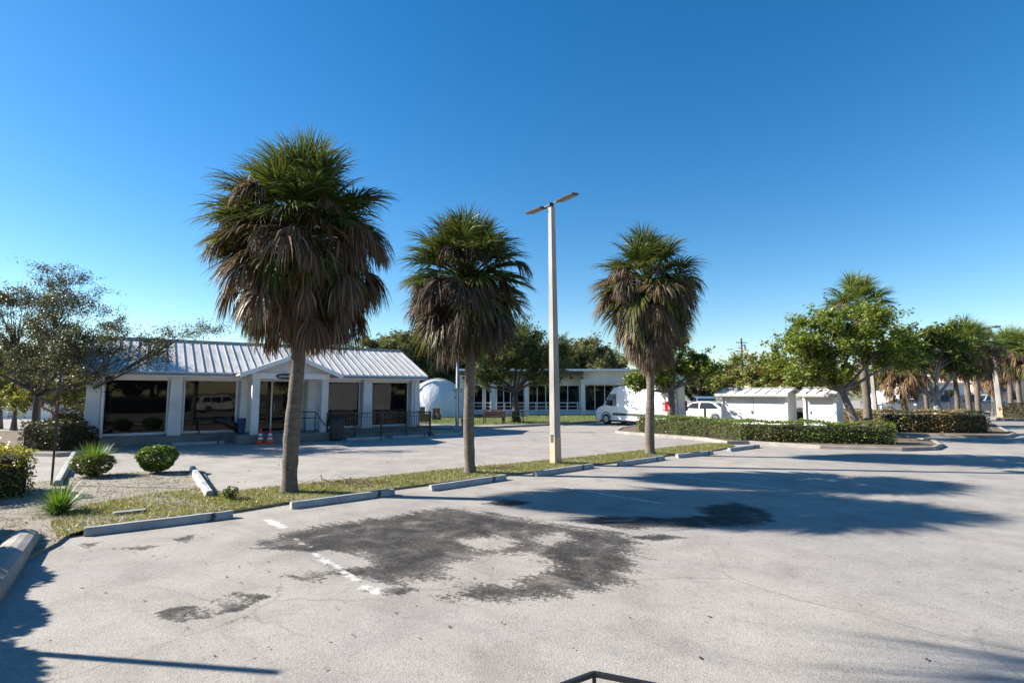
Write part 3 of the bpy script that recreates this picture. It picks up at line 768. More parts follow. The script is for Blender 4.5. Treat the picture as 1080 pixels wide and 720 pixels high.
for s in (-1, 1):
    mb.add([(cu, PV - .45, pk), (cu + s * hw, PV - .45, pe), (cu + s * hw, 1.6, pe), (cu, 2.6, pk), (cu, PV - .45, pk - .06), (cu + s * hw, PV - .45, pe - .06), (cu + s * hw, 1.6, pe - .06), (cu, 2.6, pk - .06)],
           [(0, 1, 2, 3), (7, 6, 5, 4), (0, 4, 5, 1), (1, 5, 6, 2), (2, 6, 7, 3), (3, 7, 4, 0)])
pr = mb.build('porch_roof', M_ROOF, bld)
mb = MB()
for s in (-1, 1): mb.bar((cu, PV - .47, pk - .06), (cu + s * (hw + .02), PV - .47, pe - .06), .035, .17)
mb.build('bargeboard', M_TRIMW, pr)
sg = MB(); pts = []
for k in range(24):
    an = 2 * math.pi * k / 24; pts.append((cu - .1 + .55 * math.copysign(abs(math.cos(an)) ** .6, math.cos(an)), 2.73 + .12 * math.copysign(abs(math.sin(an)) ** .8, math.sin(an))))
sg.add([(x, PV - .20, z) for x, z in pts] + [(x, PV - .165, z) for x, z in pts], [tuple(range(24)), tuple(reversed(range(24, 48)))] + [(i, (i + 1) % 24, 24 + (i + 1) % 24, 24 + i) for i in range(24)])
sgo = sg.build('oval_sign', M_BLK, bld)
lt = MB()
for k in range(11):
    x = cu - .1 - .40 + k * .08; lt.bx(x - .022, x + .022, PV - .209, PV - .2, 2.70, 2.755)
lt.build('lettering', M_REFL, sgo)
for u in (.3, BL - .25): MB().tube([(u, -.30, PL), (u, -.30, ez - .5), (u, -OV - .04, ez - .22)], .035, 8).build('downpipe', M_TRIMW, bld)
MB().tube([(-.38, -OV - .07, ez - .1), (4.6, -OV - .07, ez - .1)], .05, 8).build('gutter', M_GREYM, bld); MB().tube([(8.8, -OV - .07, ez - .1), (BL + .33, -OV - .07, ez - .1)], .05, 8).build('gutter', M_GREYM, bld)
# railing in front of the right half
rail = empty('handrail', uvp(8.2, -1.75), 'black metal railing with thin balusters in front of the right windows of the low building', 'railing', UA)
mb = MB(); mb.bar((0, 0, 1.16), (4.9, 0, 1.12), .05, .04); mb.bar((0, 0, .42), (4.9, 0, .38), .04, .03); mb.bar((0, 0, .98), (4.9, 0, .95), .03, .02)
mb.bar((4.9, 0, 1.12), (4.9, 1.5, 1.12), .05, .04); mb.bar((4.9, 0, .4), (4.9, 1.5, .4), .04, .03)
mb.build('rail', M_BLK, rail)
for k in range(5): x = .02 + k * 1.22; MB().bx(x - .03, x + .03, -.03, .03, 0, 1.2 - .01 * k).build('post', M_BLK, rail)
mb = MB()
for k in range(38): x = .13 + k * .127; mb.bx(x - .009, x + .009, -.009, .009, .4, 1.12)
for k in range(10): y = .13 + k * .14; mb.bx(4.891, 4.909, y - .009, y + .009, .4, 1.1)
o = mb.build('baluster', M_BLK, rail); o['kind'] = 'stuff'
mb = MB(); mb.bx(8.76, BL + .15, -1.6, -.34, 0, .2); meta_struct(mb.build('ramp', M_PLINTH)).location = A0; bpy.data.objects['ramp'].rotation_euler = (0, 0, UA)
hr = empty('stair_rail', uvp(7.0, -1.7), 'looped black stair handrail on the porch, right of the largest palm trunk', 'railing', UA)
mb = MB(); mb.tube([(.2, 0, PL + .62), (.05, 0, PL + .68), (.0, 0, PL + .78), (.08, 0, PL + .86), (.25, 0, PL + .88), (.7, 0, PL + .88), (.78, 0, PL + .8), (.95, -.1, PL + .5), (1.1, -.25, PL + .3)], .022, 8); mb.tube([(.2, 0, PL + .62), (.78, 0, PL + .62)], .018); mb.build('rail', M_BLK, hr, True)
for x in (.3, .72): MB().tube([(x, 0, PL - .005), (x, 0, PL + .87)], .018).build('post', M_BLK, hr)
# bin
bn = empty('rubbish_bin', uvp(8.55, -2.05), 'squat black round rubbish bin at the foot of the right porch column', 'bin', UA)
MB().tube([(0, 0, 0), (0, 0, .06), (0, 0, .75), (0, 0, .82)], [.22, .27, .30, .31], 20).build('body', M_DARK, bn)
MB().tube([(0, 0, .82), (0, 0, .88), (0, 0, .98)], [.31, .30, .12], 20).build('lid', M_BLK, bn)
# folded dark chair + blue bin on the terrace left of the porch
ch = empty('tarp_heap', uvp(4.85, -.28) + Vector((0, 0, PL)), 'slanting black folded patio umbrella against the column left of the porch', 'umbrella', UA)
MB().tube([(-.75, 0, .62), (-.4, 0, .5), (-.05, -.02, .30), (.18, 0, .08), (.2, 0, .0)], [.06, .13, .17, .16, .10], 10).build('canopy', M_BLK, ch, True)
MB().tube([(-1.5, 0, .62), (-.75, 0, .62)], .03).build('pole', M_BLK, ch)
MB().tube([(-1.35, 0, 0), (-1.35, 0, .62)], .03).build('stand', M_BLK, ch)
ch.name = 'folded_umbrella'
o = MB().tube([(0, 0, 0), (0, 0, .05), (0, 0, .6), (0, 0, .64)], [.1, .13, .17, .18], 16).build('planter', M_BLUEB); o.location = uvp(5.0, -.75) + Vector((0, 0, PL)); o.rotation_euler = (0, 0, UA)
meta(o, 'small dark blue tapered tub beside the left porch column', 'tub')
# cones
def cone(p, label):
    r = empty('traffic_cone', p, label, 'traffic cone', .3, 'traffic cones by the porch')
    MB().box((0, 0, .02), (.36, .36, .04)).build('base', M_ORANGE, r, bevel=.01)
    MB().tube([(0, 0, .04), (0, 0, .2)], [.13, .102], 16).build('body', M_ORANGE, r, True)
    q = MB(); q.tube([(0, 0, .28), (0, 0, .34)], [.085, .072], 16); q.tube([(0, 0, .44), (0, 0, .62), (0, 0, .66)], [.055, .022, .018], 16); q.build('tip', M_ORANGE, r, True)
    MB().tube([(0, 0, .2), (0, 0, .28)], [.1025, .0855], 16).build('reflective_band', M_REFL, r, True)
    MB().tube([(0, 0, .34), (0, 0, .44)], [.0725, .0555], 16).build('reflective_band', M_REFL, r, True)
cone(G(274.5, 468.5), 'orange traffic cone on the left of the pair before the porch'); cone(G(284.5, 468.5), 'orange traffic cone on the right of the pair, next to the palm trunk')
# wheel stops in front of the building
gs_ = 'wheel stops before the white building'
for (u0, u1, v, lb) in ((2.6, 4.4, -.75, 'flat wheel stop under the second window left of the porch'), (8.9, 10.6, -2.3, 'pale wheel stop at the foot of the railing near the black bin'), (11.0, 12.7, -2.3, 'pale wheel stop before the railing under the rightmost window'), (13.1, 14.6, -2.3, 'pale wheel stop past the right end of the railing')):
    wheel_stop(uvp(u0, v), uvp(u1, v), lb, w=.15, h=.11, group=gs_)

# ------------------------------------------------------------------ back building
D2 = 49.5
def bx2(px): return (px - 540) / 570 * D2
b2o = empty('long_white_building', (bx2(486), D2, 0), 'long flat-roofed white building with dark windows and a ribbed fascia, behind the white van', 'building', R(1.2))
x0 = 0; x1 = bx2(720) - bx2(486); xc = bx2(614) - bx2(486)
MB().bx(0, x1, .6, 9, 0, 3.9).build('wall', M_WALLW, b2o)
mb = MB(); mb.bx(-.3, x1 + .4, -1.2, 9.3, 4.0, 4.18); mb.build('roof', M_TRIMW, b2o)
mb = MB(); mb.bx(xc, x1 + .2, -.4, -.3, 2.78, 3.998)
k = xc
while k < x1: mb.bx(k, k + .05, -.43, -.4, 2.78, 3.99); k += .2
mb.build('ribbed_fascia', M_WALLW, b2o)
mb = MB(); mb.bx(-.2, xc - .01, -1.0, -.9, 3.6, 3.998)
k = 0.2
while k < xc: mb.bx(k, k + .1, -.899, .59, 3.3, 3.5); k += .9
mb.build('porch_beam', M_BROWNW, b2o)
MB().bx(-.2, x1, -.3, .6, 0, .38).build('terrace', M_WALLW, b2o)
def win2(a, b, z0, z1, n):
    fr = MB(); v = .6
    for (q0, q1, w0, w1) in ((a - .07, b + .07, z1, z1 + .08), (a - .07, b + .07, z0 - .06, z0)): fr.bx(q0, q1, v - .07, v, w0, w1)
    for k in range(n + 1): x = a + (b - a) * k / n; fr.bx(x - .035, x + .035, v - .07, v, z0, z1)
    f = fr.build('window', M_TRIMW, b2o); MB().bx(a, b, v - .03, v - .01, z0, z1).build('pane', M_GLASS, f)
for a, b, n in ((491, 509, 2), (512, 517, 1), (524, 553, 4), (558, 585, 3), (587, 612, 2), (618, 660, 4), (664, 715, 4)):
    win2(bx2(a) - bx2(486), bx2(b) - bx2(486), .45, 2.7, n)
for a in (487, 520, 555, 614, 662): MB().bx(bx2(a) - bx2(486) - .15, bx2(a) - bx2(486) + .2, -.32, -.02, 0, 3.998 if a != 614 else 3.99).build('column', M_TRIMW, b2o)
fe = empty('white_railing', (bx2(488), D2 - .05, .38), 'low white panelled railing along the terrace of the long white building', 'railing', R(1.2))
k = 0; mb = MB()
tot = bx2(612) - bx2(488); mb.bx(0, tot, -.04, .0, .72, .79); mb.bx(0, tot, -.04, 0, .08, .15); mb.bx(0, tot, -.035, -.005, .40, .45)
while k < tot: mb.bx(k, k + .09, -.05, .01, 0, .8); k += .95
mb.build('rail', M_TRIMW, fe)

# white tent
tn = empty('tent', (-6.0, 44, 0), 'rounded white fabric tent right of the metal-roofed building', 'tent', R(12)); tn.scale = (1.06, 1, 1.05)
vs = []; nA = 16; nB = 8
for i in range(nB + 1):
    y = i * .8; k = 1.0 if i else .97
    for j in range(nA + 1):
        an = math.pi * j / nA; x = -2.1 * math.cos(an) * k; z = 3.0 * max(0, math.sin(an)) ** .8 * (k - (.12 if i % 2 and 0 else 0)); vs.append((x, y, z))
fs = [(i * (nA + 1) + j, i * (nA + 1) + j + 1, (i + 1) * (nA + 1) + j + 1, (i + 1) * (nA + 1) + j) for i in range(nB) for j in range(nA)]
fs.append(tuple(range(nA + 1)))
MB().add(vs, fs).build('canopy', M_TENT, tn, True)
for y in (0, 3.2, 6.4): MB().tube([(-2.13 * math.cos(math.pi * j / 12), y, 3.04 * max(0, math.sin(math.pi * j / 12)) ** .8) for j in range(13)], .04, 6).build('hoop', M_TRIMW, tn)

# small things by the lawn
def bench(p, rz, label):
    r = empty('bench', p, label, 'bench', rz)
    mb = MB()
    for k in range(4): mb.bx(-.65, .65, -.2 + k * .11, -.11 + k * .11, .42, .45)
    mb.build('seat', M_MAROON, r)
    mb = MB(); 
    for k in range(4): mb.box((0, .26 + .02 * k, .52 + k * .11), (1.3, .03, .09))
    mb.build('backrest', M_MAROON, r)
    for s in (-1, 1):
        mb = MB(); mb.bx(s * .62 - .03, s * .62 + .03, -.2, -.14, 0, .62); mb.bx(s * .62 - .03, s * .62 + .03, .2, .27, 0, .62); mb.bx(s * .62 - .03, s * .62 + .03, -.2, .27, .6, .64); mb.build('armrest', M_MAROON, r)
bench(G(521, 447.5) + Vector((0, 0, .07)), R(165), 'maroon slatted bench on the lawn left of the oak trunk')
pt_ = empty('picnic_table', G(541, 445.8) + Vector((0, -.3, .07)), 'dark picnic table with attached seats under the oak', 'picnic table', R(8))
MB().bx(-.9, .9, -.36, .36, .72, .76).build('table_top', M_BROWNW, pt_)
for s in (-1, 1): MB().bx(-.9, .9, s * .68 - .13, s * .68 + .13, .42, .46).build('seat', M_BROWNW, pt_)
for s in (-1, 1):
    mb = MB(); mb.bar((s * .62, -.6, 0), (s * .62, -.2, .72), .05, .09); mb.bar((s * .62, .6, 0), (s * .62, .2, .72), .05, .09); mb.bar((s * .62, -.75, .4), (s * .62, .75, .4), .05, .07); mb.build('leg', M_BROWNW, pt_)
gp_ = G(482, 454.5); gl = empty('lamp_post', gp_, 'slim grey metal lamp post behind the middle palm trunk', 'lamp post')
MB().tube([(0, 0, 0), (0, 0, .12), (0, 0, .13), (0, 0, 3.9)], [.17, .16, .1, .075], 14).build('pole', M_GREYM, gl, True)
MB().tube([(0, 0, 3.9), (0, 0, 3.95), (0, 0, 4.3), (0, 0, 4.4)], [.08, .16, .2, .05], 14).build('lantern', M_GREYM, gl, True)
o = MB().bx(-.07, .07, -.2, .2, 0, .62).bx(.075, .2, -.2, .2, 0, .55).build('wooden_block', M_WOOD, bevel=.01); o.location = G(490, 453); o.rotation_euler = (0, R(-5), .6); meta(o, 'short pale wooden block standing left of the middle palm trunk', 'block')
for (px, py, D, w, h, lb) in ((446, 0, 42, .9, 1.2, 'stack of brown timber leaning against the white tent'),):
    o = MB().bx(-.5, -.2, -.3, .3, 0, 1.3).bx(-.19, .15, -.3, .3, 0, 1.0).bx(.16, .5, -.3, .3, 0, .5).build('timber_stack', M_WOOD, bevel=.01); o.location = ((px - 540) / 570 * 38, 38, .07); meta(o, lb, 'timber')
for i, px in enumerate((459, 463)):
    o = MB().bx(-.16, .16, -.16, .16, 0, .42).bx(-.16, .16, .1, .14, .42, .85).build('garden_chair', M_WOOD if i else M_BROWNW, bevel=.01); o.location = ((px - 540) / 570 * 40, 40, .07); o.rotation_euler = (0, 0, .5 * i)
    meta(o, ('darker' if not i else 'paler') + ' small wooden chair on the grass before the white tent', 'chair', 'wooden chairs by the tent')

# ------------------------------------------------------------------ vehicles
def wheels(root, xs, W_, r=.33, wd=.22):
    for x in xs:
        for s in (-1, 1):
            t = MB(); y = s * (W_ / 2 - wd / 2 + .01)
            t.tube([(x, y - wd / 2, r), (x, y - wd / 2 + .03, r), (x, y + wd / 2 - .03, r), (x, y + wd / 2, r)], [r * .93, r, r, r * .93], 24); w = t.build('wheel', M_RUB, root, True)
            h = MB(); yo = y + s * (wd / 2 + .004); h.tube([(x, yo - s * .02, r), (x, yo + s * .004, r)], [r * .62, r * .58], 16); h.build('rim', M_RIM, w)
def body(root, prof, W_, belt, top, paint, tuck=.16, bev=.04, name='body', segs=2):
    """side profile (x,z) extruded over the width, narrowing above the belt line"""
    def hw(z): return W_ / 2 if z <= belt else W_ / 2 - tuck * (z - belt) / (top - belt)
    n = len(prof); mb = MB()
    mb.add([(x, -hw(z), z) for x, z in prof] + [(x, hw(z), z) for x, z in prof], [tuple(range(n)), tuple(reversed(range(n, 2 * n)))] + [(i, (i + 1) % n, n + (i + 1) % n, n + i) for i in range(n)])
    o = mb.build(name, paint, root, False, bevel=bev, seg=segs); return o, hw
def sidewin(par, pts, hw, mat=M_CGLASS, name='side_window', sides=(-1, 1)):
    for s in sides:
        mb = MB(); n = len(pts)
        mb.add([(x, s * (hw(z) + .006), z) for x, z in pts] + [(x, s * (hw(z) - .02), z) for x, z in pts], [tuple(range(n)), tuple(reversed(range(n, 2 * n)))] + [(i, (i + 1) % n, n + (i + 1) % n, n + i) for i in range(n)])
        mb.build(name, mat, par)
def crossglass(par, a, b, hw, name, inset=.1, mat=M_CGLASS, off=.008):
    a = Vector((a[0], 0, a[1])); b = Vector((b[0], 0, b[1])); d = (b - a); nrm = Vector((-d.z, 0, d.x)).normalized()
    if nrm.z < 0: nrm = -nrm
    p = [a + d * .08, a + d * .92]; vs = []
    for q in p:
        h = hw(q.z) - inset; vs += [(q + nrm * off) + Vector((0, -h, 0)), (q + nrm * off) + Vector((0, h, 0))]
    vs2 = [v - nrm * .02 for v in vs]
    MB().add(vs + vs2, [(0, 1, 3, 2), (4, 6, 7, 5), (0, 4, 5, 1), (1, 5, 7, 3), (3, 7, 6, 2), (2, 6, 4, 0)]).build(name, mat, par)
GRID = math.atan2(.77, -.64)
def van(p, rz):
    r = empty('delivery_van', p, 'long white high-roof delivery van parked behind the smallest grass strip palm', 'van', rz)
    L_ = 5.6; Wd = 1.95
    prof = [(2.75, .28), (2.80, .55), (2.78, .85), (2.62, 1.05), (2.15, 1.25), (1.62, 2.05), (1.35, 2.35), (.9, 2.47), (-2.7, 2.47), (-2.80, 2.38), (-2.82, .30)]
    o, hw = body(r, prof, Wd, 1.1, 2.47, P_WHITE, .14, .06, segs=3)
    sidewin(o, [(2.02, 1.28), (1.62, 1.92), (1.55, 1.97), (1.12, 1.97), (1.12, 1.22), (1.5, 1.2)], hw)
    crossglass(o, (2.15, 1.25), (1.62, 2.05), hw, 'windscreen', .1)
    for s in (-1, 1):
        mb = MB(); mb.bx(-2.6, -1.7, s * (Wd / 2 + .008) - .008, s * (Wd / 2 + .008) + .008, .62, .76); mb.bx(-1.0, 1.35, s * (Wd / 2 + .008) - .008, s * (Wd / 2 + .008) + .008, .62, .76); mb.build('side_moulding', M_DARK, o)
        MB().tube([(x, s * (Wd / 2 + .004), .40 + .40 * math.sin(a)) for x, a in [(1.9 + .42 * math.cos(t), t) for t in [math.pi * k / 10 for k in range(11)]]], .03, 5).build('wheel_arch', M_DARK, o)
        MB().tube([(x, s * (Wd / 2 + .004), .40 + .40 * math.sin(a)) for x, a in [(-1.35 + .42 * math.cos(t), t) for t in [math.pi * k / 10 for k in range(11)]]], .03, 5).build('wheel_arch', M_DARK, o)
        # panel seams
        for x in (1.02, -.35, -1.75): MB().bx(x - .006, x + .006, s * (Wd / 2 + .002) - .003, s * (Wd / 2 + .002) + .003, .45, 1.1).build('door_seam', M_GREYM, o)
        MB().box((1.62, s * (Wd / 2 + .14), 1.42), (.12, .2, .34)).build('wing_mirror', M_DARK, o, bevel=.02)
        MB().bx(-2.86, -2.60, s * (Wd / 2 - .06) - .07, s * (Wd / 2 - .06) + .075, .95, 1.55).build('tail_light', M_RED, o, bevel=.01)
        MB().box((2.68, s * .72, .92), (.16, .3, .22)).build('headlight', M_REFL, o, bevel=.03)
    MB().bx(-2.95, -2.84, -.95, .95, .38, .56).build('bumper', M_DARK, o, bevel=.02)
    MB().bx(2.76, 2.86, -.93, .93, .3, .55).build('bumper', M_DARK, o, bevel=.02)
    MB().bx(-2.832, -2.82, -.008, .008, .6, 2.3).build('door_seam', M_DARK, o)
    # round emblem on the rear door
    mb = MB(); mb.tube([(-2.835, .42, 1.30), (-2.82, .42, 1.30)], .17, 20); mb.build('emblem', M_RED, o)
    mb = MB(); mb.tube([(-2.84, .38, 1.36), (-2.834, .38, 1.36)], .07, 14); mb.bx(-2.84, -2.834, .36, .56, 1.22, 1.27); mb.build('emblem_detail', M_REFL, o)
    MB().bx(-2.838, -2.822, -.28, .28, .62, .74).build('number_plate', M_REFL, o)
    MB().bx(-2.6, 2.6, -.8, .8, .18, .3).build('underbody', M_BLK, r)
    wheels(r, (1.9, -1.35), Wd, .35, .24); return r
F_ = Vector((5.55, 36.2, 0)); cen = F_ + Vector((.64, -.77, 0)) * 2.8 + Vector((.77, .64, 0)) * .97
van(cen, GRID)
def car(p, rz, paint, label, name='parked_car', suv=False, group=None):
    r = empty(name, p, label, 'car', rz, group); Wd = 1.82
    if suv:
        prof = [(2.25, .3), (2.33, .55), (2.28, .88), (1.9, 1.02), (1.25, 1.1), (.75, 1.62), (.4, 1.74), (-1.6, 1.74), (-2.1, 1.62), (-2.32, 1.05), (-2.36, .5), (-2.3, .3)]
        top = 1.74; sw = [[(1.05, 1.12), (.68, 1.58), (-.1, 1.62), (-.1, 1.12)], [(-.2, 1.12), (-.2, 1.62), (-1.15, 1.62), (-1.15, 1.12)], [(-1.25, 1.12), (-1.25, 1.62), (-1.75, 1.58), (-1.98, 1.12)]]; ws = ((1.25, 1.1), (.75, 1.62)); rw = ((-2.1, 1.62), (-2.32, 1.05))
    else:
        prof = [(2.25, .28), (2.33, .5), (2.25, .72), (1.75, .85), (1.15, .93), (.45, 1.36), (.05, 1.45), (-.85, 1.45), (-1.3, 1.33), (-1.85, 1.02), (-2.25, .98), (-2.32, .6), (-2.25, .28)]
        top = 1.45; sw = [[(.95, .96), (.42, 1.32), (-.1, 1.38), (-.1, .96)], [(-.2, .96), (-.2, 1.38), (-.9, 1.38), (-1.2, 1.3), (-1.55, 1.0)]]; ws = ((1.15, .93), (.45, 1.36)); rw = ((-1.3, 1.33), (-1.85, 1.02))
    o, hw = body(r, prof, Wd, .95, top, paint, .2, .05, segs=3)
    for q in sw: sidewin(o, q, hw)
    crossglass(o, *ws, hw, 'windscreen'); crossglass(o, *rw, hw, 'rear_window')
    for s in (-1, 1):
        MB().box((2.2, s * .66, .68), (.22, .34, .13)).build('headlight', M_REFL, o, bevel=.02)
        MB().box((-2.26, s * .68, .82), (.14, .34, .14)).build('tail_light', M_RED, o, bevel=.02)
        MB().box((.85, s * (Wd / 2 + .07), 1.0), (.14, .16, .12)).build('wing_mirror', paint, o, bevel=.02)
        for x in (-.15, 1.0, -1.2): MB().bx(x - .005, x + .005, s * (Wd / 2 + .002) - .003, s * (Wd / 2 + .002) + .003, .4, .93).build('door_seam', M_GREYM, o)
        MB().bx(-.05, .12, s * (Wd / 2 + .012) - .01, s * (Wd / 2 + .012) + .01, .8, .825).build('door_handle', M_GREYM, o)
        for x in (1.42, -1.4): MB().tube([(x + .37 * math.cos(t), s * (Wd / 2 + .0), .34 + .37 * math.sin(t)) for t in [math.pi * k / 10 for k in range(11)]], .02, 5).build('wheel_arch', M_DARK, o)
    MB().bx(-2.0, 2.0, -.75, .75, .16, .3).build('underbody', M_BLK, r)
    wheels(r, (1.42, -1.4), Wd, .33, .2); return r
car(Vector((13.6, 38.6, 0)), GRID, P_WHITE, 'white saloon car seen between the van and the white shed')
car(Vector((16.2, 45.5, 0)), R(-105), P_BLUE, 'dark blue sports utility car facing the camera behind the white saloon', suv=True)
def pickup(p, rz, paint, label):
    r = empty('pickup_truck', p, label, 'truck', rz); Wd = 1.95
    prof = [(2.7, .4), (2.78, .7), (2.7, 1.08), (1.5, 1.18), (1.0, 1.8), (.7, 1.88), (-.5, 1.88), (-.6, 1.2), (-2.7, 1.2), (-2.75, .5), (-2.7, .4)]
    o, hw = body(r, prof, Wd, 1.15, 1.88, paint, .16, .04, segs=2)
    sidewin(o, [(1.3, 1.22), (.92, 1.74), (.3, 1.78), (.3, 1.22)], hw); sidewin(o, [(.2, 1.22), (.2, 1.78), (-.42, 1.78), (-.42, 1.22)], hw); crossglass(o, (1.5, 1.18), (1.0, 1.8), hw, 'windscreen')
    for s in (-1, 1):
        MB().box((2.66, s * .75, .9), (.16, .3, .2)).build('headlight', M_REFL, o, bevel=.02); MB().box((-2.7, s * .85, 1.0), (.12, .14, .3)).build('tail_light', M_RED, o, bevel=.02)
    MB().bx(-2.4, 2.4, -.8, .8, .3, .42).build('underbody', M_BLK, r); wheels(r, (1.75, -1.65), Wd, .4, .24); return r
def gx(px, D): return Vector(((px - 540) / 570 * D, D, 0))
pickup(gx(985, 52), R(182), P_DARK, 'black pickup truck behind the pale-trunked tree, in front of the white house')
car(gx(948, 56), R(170), P_WHITE, 'white car partly hidden behind the orange-skirted low palm')
pickup(gx(1020, 56), R(178), P_DARK, 'black flatbed truck between the palm trunks on the right')
pickup(gx(1040, 63), R(185), P_SILV, 'silver pickup truck beneath the blue awning, far right')

# ------------------------------------------------------------------ sheds behind the hedge
def shed(p, Wd, Dp, label, ribs, EV=2.0, RD=2.28):
    rz = math.atan2(-.77, .64)
    r = empty('storage_shed', p, label, 'shed', rz, 'white sheds behind the clipped hedge')
    mb = MB(); mb.bx(.12, Wd - .12, .06, Dp, 0, EV - .04); mb.build('wall', M_WALLW, r)
    for u in (.0, Wd - .12): MB().bx(u, u + .118, -.02, .12, 0, EV - .02).build('corner_post', M_TRIMW, r)
    for s, ya in ((0, -.32), (1, Dp + .3)):
        pass
    rf = MB(); ym = Dp * .45
    slope(rf, -.18, Wd + .18, -.36, EV - .02, ym, RD); slope(rf, -.18, Wd + .18, Dp + .3, EV - .02, ym + .004, RD)
    ro = rf.build('roof', M_ROOF, r)
    mb = MB()
    for k in range(ribs + 1):
        x = -.16 + (Wd + .32) * k / ribs; mb.bar((x, -.36, EV + .0), (x, ym, RD + .012), .03, .02)
    mb.bar((-.18, ym, RD + .03), (Wd + .18, ym, RD + .03), .2, .04); mb.build('roof_seam', M_GREYM, ro)
    mb = MB(); mb.bx(-.17, Wd + .17, -.37, -.345, EV - .15, EV - .06)
    for k in range(int(Wd / .4)): mb.bx(.15 + k * .4, .2 + k * .4, -.344, .05, EV - .14, EV - .075)
    mb.build('fascia', plain('grey_trim', (.33, .33, .32), .7), r)
    if Wd > 2: MB().bx(Wd / 2 - .01, Wd / 2 + .01, .045, .058, .05, EV - .2).build('door_joint', M_GREYM, r); MB().bx(Wd / 2 - .12, Wd / 2 - .05, .03, .058, .95, 1.1).build('latch', M_DARKG, r)
    else: MB().bx(.3, .34, .03, .058, 1.0, 1.15).build('latch', M_DARKG, r)
    g_ = MB(); g_.add([(.12, .07, EV - .04), (.12, Dp - .01, EV - .04), (.12, ym, RD - .08)], [(0, 1, 2)]); g_.add([(Wd - .12, .07, EV - .04), (Wd - .12, Dp - .01, EV - .04), (Wd - .12, ym, RD - .08)], [(0, 1, 2)]); g_.build('gable', M_WALLW, r)
    return r
shed(Vector((11.6, 30.2, 0)), 3.6, 1.3, 'wide white shed with a ribbed metal roof behind the clipped hedge', 7)
shed(Vector((14.45, 27.0, 0)), 1.5, 1.2, 'narrow white shed with a ribbed metal roof, left of the leaning tree trunk', 4)
o = MB().tube([(0, 0, 0), (0, 0, 1.1)], .07, 12).build('bollard', M_YEL); o.location = gx(742, 33.5); meta(o, 'pale yellow bollard in front of the white saloon', 'bollard')
bm_ = MB().bx(-.9, .9, -.06, .06, .95, 1.1).bx(-.8, -.7, -.05, .05, 0, .95).bx(.7, .8, -.05, .05, 0, .95).build('barrier', M_YEL); bm_.location = gx(888, 33); meta(bm_, 'low yellow barrier right of the narrow white shed', 'barrier')
bp = G(925, 448); pole2 = lamp_pole(bp, 5.2, 'square concrete lamp pole rising into the tree crown above the reddish hedge', R(60), w=.13)
pole2.rotation_euler = (0, R(-2.0), 0)
bp = G(1056, 441); lp3 = lamp_pole(bp, at(1051, 347, bp.y).z, 'distant concrete lamp pole with orange foot at the far right', R(4), w=.2)
lp3.rotation_euler = (0, R(-2.5), 0)

# utility pole
up_ = empty('utility_pole', gx(783, 75), 'distant wooden utility pole with transformer above the tree line', 'utility pole', .3)
MB().tube([(0, 0, 0), (0, 0, 9.6)], [.16, .11], 10).build('pole', M_BROWNW, up_)
MB().bar((-.9, 0, 9.0), (.9, 0, 9.0), .1).build('crossarm', M_BROWNW, up_); MB().tube([(.3, -.2, 8.0), (.3, -.2, 8.7)], .2, 12).build('transformer', M_GREYM, up_)

# far buildings on the right
def house(name, p, rz, w, d, h, mat, label, wins, roofm=None, awn=None):
    r = empty(name, p, label, 'building', rz); MB().bx(0, w, 0, d, 0, h).build('wall', mat, r)
    MB().bx(-.3, w + .3, -.4, d + .3, h + .003, h + .28).build('roof', roofm or M_ROOF, r)
    for a, b, z0, z1 in wins:
        f = MB().bx(a - .08, b + .08, -.05, -.003, z0 - .08, z1 + .08).build('window', M_TRIMW, r); MB().bx(a, (a + b) / 2 - .03, -.07, -.052, z0, z1).bx((a + b) / 2 + .03, b, -.07, -.052, z0, z1).build('pane', M_GLASS, f)
    if awn: a, b, z = awn; MB().add([(a, -.05, z + .8), (b, -.05, z + .8), (b, -1.3, z), (a, -1.3, z), (a, -.02, z - .02), (b, -.02, z - .02)], [(0, 1, 2, 3), (0, 3, 4), (1, 5, 2), (3, 2, 5, 4)]).build('awning', M_BLUE, r)
    return r
house('white_house', gx(950, 66), R(4), 8.5, 6, 3.0, M_WALLW, 'small white house with square windows behind the black pickup', [(3.2, 4.3, 1.2, 2.3), (5.3, 6.6, 1.1, 2.4), (1, 2, 1.2, 2.3)])
house('peach_shop', gx(1026, 78), R(6), 22, 8, 4.6, M_PEACH, 'peach shop building with a blue awning at the far right', [(6, 7.2, 1, 2.4), (10, 11.2, 1, 2.4)], M_TRIMW, awn=(1.0, 4.5, 2.2))
house('side_house', gx(-60, 44), R(-8), 11, 7, 3.1, M_WALLW, 'pale blue-white low building at the far left behind the dark hedge', [(3, 4.2, 1.0, 2.2), (6.2, 7.4, 1, 2.2)])

# chain-link fence far right
m, N, L, P = newmat('chain_link')
_v = coords(N, L, 'Object'); w1 = N.new('ShaderNodeTexWave'); w1.inputs['Scale'].default_value = 4; w1.bands_direction = 'DIAGONAL'; L.new(_v, w1.inputs['Vector'])
P.inputs['Base Color'].default_value = (.35, .36, .37, 1); P.inputs['Roughness'].default_value = .5
fn = empty('chain_link_fence', gx(905, 47), 'grey wire fence behind the palm trunks on the right', 'fence', R(3))
mb = MB()
for k in range(11):
    pass
mb.tube([(0, 0, 1.2), (14, 0, 1.2)], .03, 6); mb.tube([(0, 0, .1), (14, 0, .1)], .015, 6); mb.build('rail', M_GREYM, fn)
for k in range(8): MB().tube([(k * 2, 0, 0), (k * 2, 0, 1.25)], .035, 8).build('post', M_GREYM, fn)
mb = MB(); k = 0
while k < 13: mb.bar((k, 0, .1), (k + 1.1, 0, 1.2), .012); mb.bar((k + 1.1, 0.01, .1), (k, 0.01, 1.2), .012); k += .13
mb.build('mesh_panel', M_GREYM, fn)

